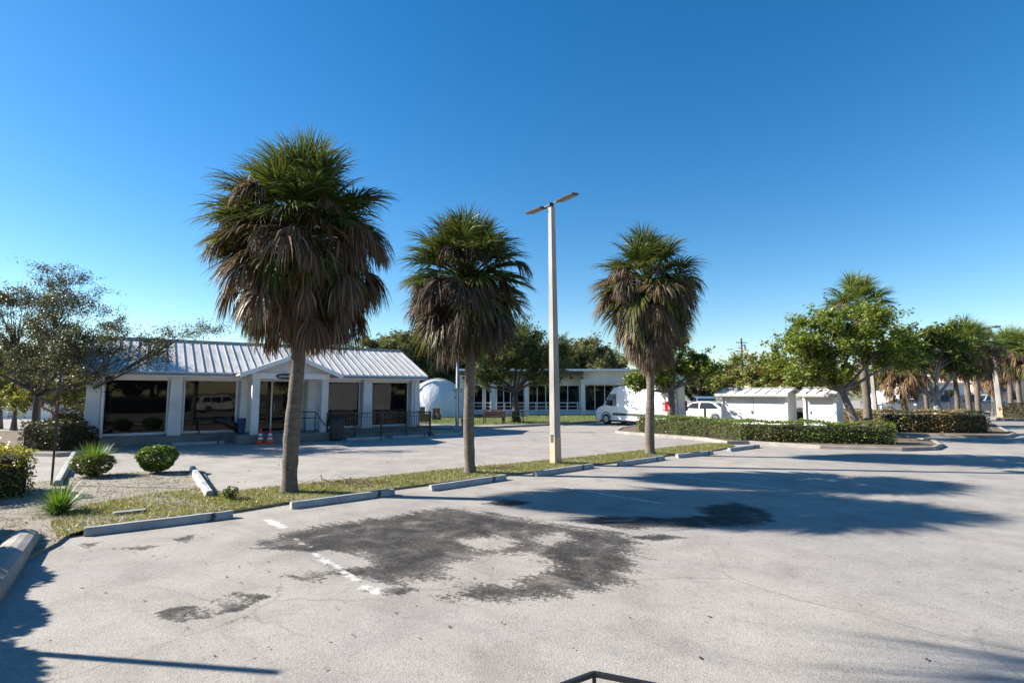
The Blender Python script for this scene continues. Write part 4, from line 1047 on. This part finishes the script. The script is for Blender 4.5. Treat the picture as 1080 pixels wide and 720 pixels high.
# ------------------------------------------------------------------ hedges
def hedge(name, pts, w, h, label, pal, seed, dens=420, size=.075, group=None, cat='hedge', rough=.05):
    """clipped hedge along a ground line (front edge); body lies to the left-hand side of travel"""
    rs = np.random.default_rng(seed); P = [Vector((p[0], p[1], 0)) for p in pts]
    org = P[0].copy(); root = empty(name, org, label, cat, 0, group)
    P = [p - org for p in P]
    # resample
    S_ = [P[0]]
    for a, b in zip(P, P[1:]):
        k = max(1, int((b - a).length / .35))
        for i in range(1, k + 1): S_.append(a.lerp(b, i / k))
    n = len(S_); T = [(S_[min(i + 1, n - 1)] - S_[max(i - 1, 0)]).normalized() for i in range(n)]; Nn = [Vector((-t.y, t.x, 0)) for t in T]
    prof = [(0.02, .0), (0, .3), (0, .7), (.03, .93), (.12, 1), (.5, 1.0), (.88, 1), (.97, .93), (1, .7), (1, .3), (.98, 0)]
    hv = rs.normal(size=n) * .02; 
    vs = []; ins = .13
    for i in range(n):
        for a, b in prof:
            y = ins + a * (w - 2 * ins) + rs.normal() * .012; z = b * (h - ins + hv[i]) + rs.normal() * .01
            e = 0
            if i == 0: e = .07
            if i == n - 1: e = -.07
            vs.append(S_[i] + Nn[i] * y + T[i] * e + Vector((0, 0, max(0, z))))
    k = len(prof); fs = [tuple(range(k)), tuple(reversed(range((n - 1) * k, n * k)))] + [(i * k + j, i * k + j + 1, (i + 1) * k + j + 1, (i + 1) * k + j) for i in range(n - 1) for j in range(k - 1)]
    MB().add(vs, fs).build('inner_twigs', M_CORE, root)
    Ln = sum((S_[i + 1] - S_[i]).length for i in range(n - 1)); per = 2 * h + w
    N_ = int(dens * (Ln * per + 2 * w * h)); A = []; Nr = []
    Sa = np.array([list(p) for p in S_]); Ta = np.array([list(p) for p in T]); Na = np.array([list(p) for p in Nn])
    ii = rs.integers(0, n - 1, N_); f = rs.uniform(0, 1, N_)[:, None]; base = Sa[ii] * (1 - f) + Sa[ii + 1] * f; nn = Na[ii] * (1 - f) + Na[ii + 1] * f
    s = rs.uniform(0, per, N_)
    y = np.where(s < h, 0, np.where(s < h + w, s - h, w)); z = np.where(s < h, s, np.where(s < h + w, h, per - s))
    # rounded shoulders
    j = np.abs(rs.normal(size=N_)) * .05
    wob = .045 * np.sin(base[:, 0] * 3.1 + z * 4) + .035 * np.sin(base[:, 1] * 5.3 + y * 3)
    j = j - rs.exponential(.035, N_)
    y = np.where(s < h, y + j - wob, np.where(s < h + w, y, y - j + wob)); z = np.where((s >= h) & (s < h + w), z - j * .5 + wob * .9 + rs.exponential(.022, N_), z)
    pts_ = base + nn * y[:, None]; pts_[:, 2] = np.maximum(z, .04)
    # ends
    ne = int(dens * w * h); 
    for e, sg in ((0, 0), (n - 1, 0)):
        yy = rs.uniform(0, w, ne); zz = rs.uniform(0.03, h, ne)
        q = Sa[e] + Na[e] * yy[:, None] + Ta[e] * (rs.normal(size=ne) * .03)[:, None]; q[:, 2] = zz; pts_ = np.concatenate([pts_, q])
    # thin towards the bottom
    keep = rs.uniform(size=len(pts_)) < np.clip(.35 + pts_[:, 2] / h * 1.4, 0, 1); pts_ = pts_[keep]
    cn = .5 + .5 * np.sin(pts_[:, 0] * 1.7 + 1) * np.sin(pts_[:, 1] * 2.1 + pts_[:, 2] * 3)
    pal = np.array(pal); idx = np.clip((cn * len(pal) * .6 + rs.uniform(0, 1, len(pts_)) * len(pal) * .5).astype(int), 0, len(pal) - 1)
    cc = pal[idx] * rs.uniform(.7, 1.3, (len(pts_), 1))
    V, F, C = leaves(pts_, size, rs, cc, .55, up=.35); mesh_np('foliage', V, F, M_LEAF, root, C)
    return root
HG = [(.11, .17, .03), (.15, .21, .04), (.08, .13, .025), (.19, .24, .05), (.17, .15, .06)]
HR = [(.22, .22, .07), (.31, .26, .1), (.38, .24, .13), (.3, .2, .1), (.19, .23, .06), (.42, .32, .18)]
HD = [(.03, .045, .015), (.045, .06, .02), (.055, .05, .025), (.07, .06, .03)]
HY = [(.17, .20, .04), (.26, .26, .05), (.38, .30, .06), (.14, .18, .04)]
hedge('clipped_hedge', pxpoly([(671, 457), (745, 463), (780, 467), (870, 470), (947, 471.5)]), 1.1, .86, 'long clipped bright green hedge beside the white sheds', HG, 3)
hedge('clipped_hedge', pxpoly([(815, 450), (938, 457.5), (1000, 458.5), (1046, 458.5)]), 1.3, 1.08, 'long clipped reddish-brown and green hedge at the right, under the palms', HR, 4, dens=330, size=.085)
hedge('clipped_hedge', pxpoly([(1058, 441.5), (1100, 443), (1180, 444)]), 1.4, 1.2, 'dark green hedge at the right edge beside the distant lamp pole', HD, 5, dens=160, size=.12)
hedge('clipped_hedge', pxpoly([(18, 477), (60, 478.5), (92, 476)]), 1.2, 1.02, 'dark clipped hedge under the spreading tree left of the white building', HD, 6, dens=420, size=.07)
hedge('clipped_hedge', pxpoly([(88, 474), (103, 472.5)]), .8, .72, 'small lower bush with orange tips at the right end of the dark hedge', HD + [(.25, .14, .06)], 16, dens=420, size=.07, cat='bush')
hedge('clipped_hedge', pxpoly([(-220, 548), (-60, 536), (34, 524)]), 1.7, .92, 'yellow-green clipped hedge at the left edge beside the sandy bed', HY, 7, dens=650, size=.06)
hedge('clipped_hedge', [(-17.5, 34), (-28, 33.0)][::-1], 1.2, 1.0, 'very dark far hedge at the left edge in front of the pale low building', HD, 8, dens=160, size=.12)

def bush(name, p, r, h, label, pal, seed, n=2600, size=.06, base_r=.85):
    rs = np.random.default_rng(seed); root = empty(name, p, label, 'shrub')
    mb = MB()
    for k in range(14):
        an = rs.uniform(0, 6.28); e = Vector((math.cos(an) * r * .75, math.sin(an) * r * .75, h * rs.uniform(.55, .95))); mb.tube([(0, 0, -.02), e * .5 + Vector((0, 0, .05)), e], [.014, .01, .004], 5, False)
    mb.build('stem', M_BARKM, root)
    d = rs.normal(size=(n, 3)); d /= np.linalg.norm(d, axis=1)[:, None]; rad = rs.uniform(.45, 1, n) ** .35
    P = d * rad[:, None]; P = np.sign(P) * np.abs(P) ** .85
    P = P * np.array([r, r, h * .5]) + np.array([0, 0, h * .54]); k = np.clip(P[:, 2] / h + base_r * .5, base_r, 1); P[:, :2] *= k[:, None]; P[:, 2] = np.maximum(P[:, 2], .03)
    V, F, C = leaves(P, size, rs, pick(rs, n, pal, .3), .6); mesh_np('foliage', V, F, M_LEAF, root, C); return root
def grassclump(name, p, r, h, label, pal, seed, n=420, w=.016):
    rs = np.random.default_rng(seed); root = empty(name, p, label, 'plant')
    az = rs.uniform(0, 2 * math.pi, n); tilt = rs.uniform(.05, 1.0, n) ** .8; L_ = h * rs.uniform(.6, 1.15, n)
    o = np.stack([np.cos(az), np.sin(az), np.zeros(n)], 1); b = o * (rs.uniform(0, .4, n) * r)[:, None]
    side = np.stack([-np.sin(az), np.cos(az), np.zeros(n)], 1) ; V = []; seg = 5
    p_ = b; t = tilt * .9
    for i in range(seg):
        f = 1 - (i / (seg - 1)) ** 2 * .95; V.append(p_ - side * w * f / 2); V.append(p_ + side * w * f / 2)
        t = t + .28 * tilt; dd = o * np.sin(t)[:, None] + np.array([0, 0, 1]) * np.cos(t)[:, None]; p_ = p_ + dd * (L_ / (seg - 1))[:, None]
    V = np.stack(V, 1).reshape(-1, 3); F = []
    for i in range(seg - 1): 
        a = np.arange(n) * seg * 2 + i * 2; F.append(np.stack([a, a + 1, a + 3, a + 2], 1))
    cc = np.repeat(pick(rs, n, pal, .3), seg * 2, axis=0); mesh_np('blades', V, np.concatenate(F), M_LEAF, root, cc); return root
GR = [(.10, .19, .03), (.14, .24, .04), (.07, .13, .025), (.17, .22, .06)]
z4 = Vector((0, 0, .04))
grassclump('grass_clump', G(62, 543) + z4, .28, .52, 'bright green spiky grass clump between the yellow hedge and the nearest wheel stop', GR, 1, 260, .022)
bush('round_shrub', G(97, 504) + z4, .45, .52, 'brownish lower half of the grassy bush behind the sandy bed', [(.12, .17, .035), (.15, .19, .04), (.16, .12, .06)], 2, 2400, .055)['label'] = 'small green bush sprouting long grass, left one of the two behind the sandy bed'
grassclump('grass_clump', G(97, 503) + z4 + Vector((0, 0, .2)), .5, .62, 'long thin grass blades growing through the small left bush on the sandy bed', GR, 5, 900, .014)
bush('round_shrub', G(165, 500) + z4, .46, .66, 'rounded bright green clipped shrub at the back right of the sandy bed', [(.12, .19, .03), (.16, .23, .04), (.08, .13, .025)], 3, 4200, .065, .8)
bush('round_shrub', G(243, 529) + z4, .14, .24, 'tiny green seedling shrub in the turf between the loose wheel stop and the largest palm', [(.10, .15, .03), (.07, .11, .02)], 4, 240, .05)
# dry frond lying by the trunks
def frond_litter(p, label, seed, r=.8, n=50):
    rs = np.random.default_rng(seed); mb = MB()
    for k in range(n):
        a = rs.uniform(0, 6.28); q = Vector((rs.normal() * r * .5, rs.normal() * r * .2, .02)); mb.bar(q, q + Vector((math.cos(a) * .3, math.sin(a) * .15, rs.uniform(.0, .12))), .02, .006)
    o = mb.build('fallen_frond', plain('dry_frond' + str(seed), (.22, .15, .09), .8)); o.location = p; return meta(o, label, 'fallen frond')
frond_litter(G(368, 512) + z4, 'dry brown fallen palm frond on the grass right of the largest palm', 3)
frond_litter(G(522, 495.5) + z4, 'dry brown fallen palm frond at the right foot of the middle palm', 4, .45, 30)

# grass blades on the verge and lawn
def blades(name, poly, n, h, pal, seed, z, w=.012, clump=.0, kind='stuff', bare=None, label=None):
    rs = np.random.default_rng(seed); A = np.array(poly); lo = A.min(0); hi = A.max(0); P = []
    got = 0
    while got < n:
        q = rs.uniform(lo, hi, (n * 2, 2)); q = q[sdf_poly(q, A) > .01]
        dn = np.sin(q[:, 0] * 2.3 + 1.3 * np.sin(q[:, 1] * 3.1)) * .5 + np.sin(q[:, 1] * 4.7 + q[:, 0] * 1.9) * .3; q = q[rs.uniform(size=len(q)) < np.clip(.75 + dn * .5, .12, 1)]
        P.append(q); got += len(q)
    P = np.concatenate(P)[:n]; az = rs.uniform(0, 6.283, n); hh = h * rs.uniform(.5, 1.3, n); ln = rs.uniform(.1, 1.1, n) * hh
    b = np.concatenate([P, np.full((n, 1), z)], 1); s = np.stack([np.cos(az), np.sin(az), np.zeros(n)], 1) * w / 2; az2 = rs.uniform(0, 6.283, n)
    tip = b + np.stack([np.cos(az2) * ln, np.sin(az2) * ln, hh], 1)
    V = np.stack([b - s, b + s, tip], 1).reshape(-1, 3); C = np.repeat(pick(rs, n, pal, .3), 3, axis=0)
    o = mesh_np(name, V, np.arange(3 * n).reshape(n, 3), M_LEAF, None, C); o['kind'] = kind; o['label'] = label or name; o['category'] = 'grass'; return o
TP = [(.17, .19, .045), (.24, .24, .07), (.12, .15, .035), (.34, .29, .14)]
blades('grass', strip, 34000, .045, TP, 1, .045, .014, label='short yellow-green grass on the narrow strip under the palms')
blades('grass', pxpoly([(60, 572), (225, 523), (226, 515), (150, 524), (90, 535), (50, 553)]), 4200, .05, TP, 2, .04, .014, label='sparse grass along the front of the sandy bed')
blades('grass', bed, 1800, .07, [(.2, .2, .08), (.28, .22, .12)], 22, .04, .014, label='scattered weeds on the sandy bed')
blades('grass', lawn, 50000, .07, [(.14, .19, .04), (.2, .22, .06), (.1, .14, .03)], 3, .07, .03, label='lawn grass before the long white building')

def litter(name, polys, n, size, pal, seed, z, label):
    rs = np.random.default_rng(seed); P = []
    for poly in polys:
        A = np.array(poly); q = rs.uniform(A.min(0), A.max(0), (n * 6, 2)); q = q[sdf_poly(q, A) > 0][:n]; P.append(q)
    P = np.concatenate(P); P = np.concatenate([P, np.full((len(P), 1), z) + rs.uniform(.004, .014, (len(P), 1))], 1)
    d = rs.normal(size=(len(P), 3)); d[:, 2] *= .15; d /= np.linalg.norm(d, axis=1)[:, None]; sd_ = np.cross(d, [0, 0, 1.0]); L_ = size * rs.uniform(.4, 1.3, (len(P), 1))
    V = np.stack([P - d * L_ / 2, P + sd_ * L_ * .25, P + d * L_ / 2, P - sd_ * L_ * .25], 1).reshape(-1, 3)
    o = mesh_np(name, V, np.arange(4 * len(P)).reshape(-1, 4), M_DEADP, None, np.repeat(pick(rs, len(P), pal, .35), 4, axis=0)); o['kind'] = 'stuff'; o['label'] = label; o['category'] = 'litter'
LP_ = [(.10, .06, .03), (.2, .13, .07), (.06, .04, .025), (.28, .2, .12)]
litter('dead_leaves', [bed], 2600, .06, LP_, 5, .042, 'dead leaves and twigs scattered on the sandy bed')
litter('dead_leaves', [strip], 1600, .07, LP_, 6, .055, 'dead leaves scattered over the grass strip')
litter('dead_leaves', [pxpoly([(-60, 720), (60, 575), (250, 552), (640, 497), (900, 478), (1100, 480), (1100, 700)])], 420, .045, LP_, 7, .003, 'few stray dead leaves on the asphalt')
litter('dead_leaves', [pxpoly([(240, 517), (640, 478), (660, 460), (300, 470), (230, 490)])], 260, .07, LP_, 8, .003, 'few stray dead leaves on the back lane')

# ------------------------------------------------------------------ trees
OLV = [(.055, .065, .03), (.08, .08, .042), (.04, .05, .026), (.11, .10, .065)]
OAK = [(.075, .10, .035), (.105, .13, .045), (.14, .16, .055), (.06, .08, .03)]
GUM = [(.11, .16, .025), (.17, .21, .035), (.24, .26, .05), (.08, .12, .02)]
BGT = [(.12, .13, .055), (.15, .155, .07), (.09, .11, .045), (.19, .175, .09)]
T0 = gx(42, 21.5)
make_tree('spreading_tree', T0, 'wide sparse dark tree with arching limbs at the left, above the dark hedge', 'tree',
          [(-1.3, 0, 5.0, 1.5, 1.6, 1.3), (.4, .2, 6.1, 1.3, 1.5, 1.2), (2.0, -.9, 4.9, 1.5, 1.5, 1.1), (3.8, -1.9, 4.0, 1.5, 1.2, .7), (5.1, -2.0, 3.7, 1.4, 1.0, .5), (-2.6, -.5, 3.6, 1.4, 1.4, 1.3), (1.6, -1.4, 3.5, 1.6, 1.4, .7), (3.1, -2.3, 2.85, 1.5, 1.0, .55), (.9, -1.4, 2.9, 1.1, 1.0, .5), (-3.6, .3, 5.0, 1.3, 1.3, 1.2), (-.3, .2, 3.9, 1.2, 1.2, .8), (6.3, -1.6, 4.0, 1.0, .8, .4), (7.1, -1.5, 4.35, .7, .6, .28), (6.0, -2.0, 3.3, .8, .7, .3)],
          [(0, 0, 0), (.02, 0, .8), (.0, 0, 1.6), (.05, 0, 2.0)], 64000, .07, OLV, M_BARK, 101, .17, 300, .42, aspect=.55, flat=.45)
make_tree('oak_tree', gx(544, 37) , 'rounded green oak on the lawn in front of the long white building', 'tree',
          [(0, 0, 5.0, 2.2, 2, 1.5), (-2.0, 0, 3.9, 1.5, 1.6, 1.1), (2.0, .2, 4.2, 1.6, 1.6, 1.3), (.6, 0, 6.0, 1.4, 1.4, .9), (2.8, 0, 5.4, 1.1, 1.2, .8), (-1.2, -.3, 3.1, 1.0, 1, .6), (-2.6, -.2, 2.9, 1.0, 1, .6), (1.8, -.4, 3.1, 1.3, 1, .6)],
          [(0, 0, 0), (0, 0, 1.2), (-.05, 0, 2.1)], 34000, .16, OAK, M_BARK, 102, .24, 130, .52)
make_tree('broadleaf_tree', gx(707, 31.5), 'bright green broad-leaved tree with its trunk in front of the van tail', 'tree',
          [(-1.3, 0, 3.5, 1.3, 1.3, 1.0), (.3, 0, 4.1, 1.5, 1.4, 1.0), (1.6, 0, 3.6, 1.2, 1.2, .85), (2.6, .2, 3.9, .8, .9, .5), (-2.1, 0, 2.7, .8, .9, .6), (-.2, 0, 2.9, 1.0, 1.0, .5)],
          [(-.1, 0, 0), (0, 0, 1.2), (.0, 0, 2.2)], 14000, .19, GUM, M_BARKM, 103, .24, 60, .42)
make_tree('leaning_tree', gx(901, 24.5), 'bushy green tree with a leaning pinkish trunk beside the narrow white shed', 'tree',
          [(-2.4, 0, 3.7, 1.4, 1.5, 1.2), (-1.3, 0, 4.7, 1.5, 1.5, 1.1), (.2, 0, 5.1, 1.5, 1.5, .9), (1.3, .2, 4.4, 1.3, 1.3, 1.1), (2.4, .3, 3.9, 1.0, 1.1, .8), (-1.2, 0, 3.2, 1.2, 1.2, .7), (-3.2, 0, 4.1, .7, .9, .6)],
          [(0, 0, 0), (-.12, 0, .8), (-.38, 0, 1.5), (-.62, 0, 2.1)], 27000, .15, GUM, M_BARKM, 104, .2, 120, .42, droop=.1)
make_tree('pale_trunked_tree', gx(987, 34), 'small tree with forked pale grey trunk behind the reddish hedge', 'tree',
          [(-1.3, 0, 5.0, 1.3, 1.2, 1.2), (.4, 0, 4.9, 1.2, 1.2, .9), (1.5, 0, 4.0, 1.0, 1.1, .9), (-2.3, 0, 4.1, 1.2, 1.2, 1.0), (.6, 0, 5.9, .8, .8, .4)],
          [(0, 0, 0), (-.05, 0, .8), (-.1, 0, 1.6)], 24000, .18, OAK + GUM, M_BARKP, 105, .28, 80, .42)
# palms on the right
pr_ = 'palms behind the reddish hedge'
make_palm(gx(912, 27.5), 6.3, 'tall green-topped palm directly behind the leaning tree', 51, 1.15, .2, 80, (.72, .82), group=pr_, K=40, skirt_len=.9, gs=1.8, topx=(-.2, 0))
low = make_palm(gx(951, 33), 3.4, 'low palm with a full orange-brown skirt behind the reddish hedge', 52, 1.05, .2, 100, (.35, .45), group=pr_, deadcols=BROWN + GOLD, K=26, skirt_len=1.2)
pa = make_palm(gx(1019, 36), 5.2, 'palm with a tan skirt, middle of the three trunks right of the pale forked tree', 53, 1.25, .17, 110, (.5, .65), group=pr_, deadcols=BROWN + GOLD[:1], K=32, skirt_len=1.3, gs=1.8)
copy_tree(pa, gx(1006, 40), 2.1, .95, 'palm trunk standing directly right of the pale forked tree', pr_)
copy_tree(pa, gx(1029, 38), 4.2, .97, 'palm nearest the left side of the distant lamp pole', pr_)
copy_tree(pa, gx(974, 41), 1.1, .85, 'palm trunk immediately left of the pale forked tree', pr_)
copy_tree(pa, gx(1063, 45), 3.1, 1.05, 'palm directly right of the distant lamp pole, above the dark hedge', pr_)
copy_tree(pa, gx(1073, 48), 5.1, 1.1, 'slightly leaning palm second right of the distant lamp pole', pr_)
copy_tree(pa, gx(1092, 43), 0.4, 1.05, 'palm crown cut off by the right edge of the photo', pr_)
copy_tree(low, gx(1045, 52), 0.9, 1.2, 'far palm behind the distant lamp pole with hanging orange fronds', pr_)
# background tree belt: one sparse mesh kind, copied
bt = make_tree('background_tree', gx(395, 56), 'olive green tree rising behind the right end of the metal roof', 'tree',
               [(0, 0, 5.6, 3.2, 2.6, 2.0), (-2.6, 0, 4.2, 2.4, 2, 1.6), (2.7, 0, 4.4, 2.4, 2.2, 1.6), (.5, 0, 3.0, 3, 2, 1.2)], [(0, 0, 0), (0, 0, 1.4), (.1, 0, 2.4)], 32000, .27, BGT, M_BARK, 106, .25, 150, .65)
gb = 'background trees'
for px, D, rz, sc, lb in ((425, 58, 4.6, 1.1, 'olive tree behind the right gable end of the metal roof'), (555, 60, .6, 1.05, 'tree behind the oak and the long white building'), (615, 62, 2.4, 1.08, 'tree behind the column of the long white building'), (452, 60, 1.3, 1.2, 'olive tree rising behind the white tent'), (340, 62, 2.2, .95, 'olive tree just showing over the metal roof behind the porch gable'), (505, 66, 3.9, 1.05, 'tree behind the left part of the long white building'),
                          (590, 64, 3.1, .98, 'tree above the flat roof between the oak and the lamp pole'), (640, 66, 4.4, .95, 'tree above the ribbed fascia left of the van'), (222, 50, 5.0, .78, 'tree tip just showing over the left part of the metal roof'),
                          (20, 48, .7, .85, 'yellowish tree behind the spreading tree at the left edge'), (90, 46, 5.6, .8, 'tree filling the gap between the spreading tree and the white building'), (700, 70, 1.1, .85, 'grey-green tree behind the van and the bright broad-leaved tree'), (742, 66, 2.9, .7, 'low tree behind the dark blue car'),
                          (-40, 52, 2.9, 1.0, 'tree cut off by the left edge of the photo'), (860, 66, 3.4, .9, 'tree behind the narrow shed'), (935, 80, 1.9, 1.0, 'far tree behind the tall palm'), (1085, 85, .2, 1.05, 'far tree behind the peach shop'), (1000, 88, 4.1, .9, 'far tree behind the white house')):
    copy_tree(bt, gx(px, D), rz, sc, lb, gb)
bt['group'] = gb
yt = make_tree('yellow_green_tree', gx(790, 44), 'yellow-green bushy tree with reddish leaves behind the wide white shed', 'tree',
               [(0, 0, 4.0, 2.2, 2, 1.5), (-2, 0, 3.2, 1.4, 1.4, 1.2), (2, 0, 3.6, 1.6, 1.6, 1.3)], [(0, 0, 0), (0, 0, 1.0), (0, 0, 1.8)], 9000, .22, GUM + [(.22, .2, .05), (.2, .08, .05)], M_BARKM, 107, .22, 70, .5)
copy_tree(yt, gx(4, 31), 4.0, .75, 'yellowish tree at the left edge behind the dark far hedge')
copy_tree(yt, gx(826, 40), 2.0, .9, 'yellow-green tree rising between the two white sheds', 'yellow-green trees behind the sheds')
for px, D, rz, sc, lb in ((884, 58, 2.2, .9, 'bushy far tree right of the narrow shed'), (912, 62, 5.0, .95, 'bushy far tree behind the tall palm'), (60, 27.5, 1.0, .55, 'low bushy tree behind the trunk of the spreading tree'), (88, 30, 3.0, .55, 'low bushy tree touching the left corner of the white building'), (20, 30, 5.5, .6, 'low yellowish tree left of the spreading tree trunk')):
    copy_tree(yt, gx(px, D), rz, sc, lb, 'yellow-green trees behind the sheds')
yt['group'] = 'yellow-green trees behind the sheds'

# ------------------------------------------------------------------ foreground + off-frame neighbours
sp = empty('leaning_post', G(54, 513.5) + z4, 'thin dark leaning metal post at the left edge of the sandy bed', 'post')
top = at(65, 386, G(54, 513.5).y + .1) - (G(54, 513.5) + z4)
MB().bar((0, 0, -.05), top, .04, .03).build('post', M_BROWNW, sp)
# black steel frame right at the bottom edge
z = .52; ap = G(626.5, 710, z); a1 = G(590, 723.5, z); a2 = G(690, 722.5, z); d1 = (a1 - ap).normalized(); d2 = (a2 - ap).normalized()
ct = empty('steel_frame', (ap.x, ap.y, 0), 'black steel tube cart frame cut off by the bottom edge', 'cart')
c0 = Vector((0, 0, z)); c1 = c0 + d1 * .55; c2 = c0 + d2 * .75; c3 = c1 + d2 * .75
mb = MB(); 
for a, b in ((c0, c1), (c0, c2), (c1, c3), (c2, c3)): mb.bar(a, b, .022, .025)
for t in (.33, .66): mb.bar(c0.lerp(c2, t) , c1.lerp(c3, t), .012, .012)
mb.build('top_frame', M_BLK, ct)
for c in (c0, c1, c2, c3): MB().bar(c + Vector((0, 0, -.012)), Vector((c.x * .98, c.y * .98, .06)), .02).build('leg', M_BLK, ct)
mb = MB(); lo = Vector((0, 0, .36))
for a, b in ((c0, c1), (c0, c2), (c1, c3), (c2, c3)): mb.bar(a - lo, b - lo, .018)
mb.build('lower_frame', M_BLK, ct)
for c in (c0, c1, c2, c3): w = MB().tube([(c.x - .015, c.y, .035), (c.x + .015, c.y, .035)], .035, 12).build('wheel', M_RUB, ct)
# palm, bushes and sign post left of the frame: their shadows fall into the picture
make_palm(Vector((-8.3, 4.2, 0)), 9.0, 'palm just outside the left edge of the photo', 61, 1.35, .17, 60, (.85, .95), K=30, skirt_len=.6, topx=(0, 1.0))
for i, (x, y, hh) in enumerate(((-9.9, 7.6, 2.0), (-8.9, 6.3, 2.1), (-7.9, 5.2, 2.0), (-7.2, 4.2, 2.1), (-6.9, 2.9, 2.2))):
    bush('tall_shrub', Vector((x, y, 0)), .95, hh, ('farthest', 'fourth', 'third', 'second', 'nearest')[i] + ' tall shrub outside the left edge of the photo', HG, 70 + i, 7000, .11)['group'] = 'tall shrubs left of the lot'
spo = empty('sign_post', (-6.6, 4.88, 0), 'round metal sign post outside the left edge', 'post')
MB().tube([(0, 0, 0), (0, 0, 2.95)], .04, 10).build('pole', M_GREYM, spo)
# surroundings behind the camera, seen mirrored in the windows
house('shop_row', Vector((6, -30, 0)), R(180), 26, 8, 3.6, M_WALLW, 'long white shop row behind the camera', [(2, 5, .6, 2.6), (8, 11, .6, 2.6), (15, 18, .6, 2.6)])
bpy.context.view_layer.update()
house('white_annex', Vector((34, -8, 0)), R(120), 14, 8, 3.4, M_WALLW, 'white annex right of the camera', [(2, 4, .8, 2.2)])
for i, (x, y, rz, sc) in enumerate(((-14, -17, .3, 1.1), (-1, -18, 1.9, 1.25), (12, -17, 3.3, 1.2), (25, -8, 5.1, 1.2), (33, 4, .8, 1.2))):
    copy_tree(bt, (x, y, 0), rz, sc, 'tree mirrored in the windows, ' + ('far left', 'left of centre', 'centre', 'right', 'far right')[i] + ' behind the camera', gb)
hedge('clipped_hedge', [(13, -12), (-16, -11)], 1.5, 1.5, 'dark hedge added behind the camera to darken the window reflections', HD, 41, dens=60, size=.2)  # unseen hedge, put in so the left panes mirror something dark
hedge('clipped_hedge', [(38, 12), (24, -10)], 1.5, 1.6, 'dark hedge added right of the camera to darken the window reflections', HD, 42, dens=60, size=.2)  # added out of view, breaks up the pale ground mirrored in the right panes
for i, (x, y, rz, sc) in enumerate(((29, 3, .4, 1.0), (33, 9, 2.4, 1.1), (26, -5, 4.0, 1.0), (-8, -14, 1.2, 1.1), (6, -15, 3.1, 1.1))):
    copy_tree(yt, (x, y, 0), rz, sc, ('second', 'farthest', 'nearest', 'left', 'middle')[i] + ' bushy tree of the row mirrored in the windows', 'yellow-green trees outside the photo')
car(Vector((14, -9, 0)), R(20), P_WHITE, 'white car parked behind the camera', suv=True)
car(Vector((-3, -16, 0)), R(5), P_SILV, 'silver car parked behind the camera')
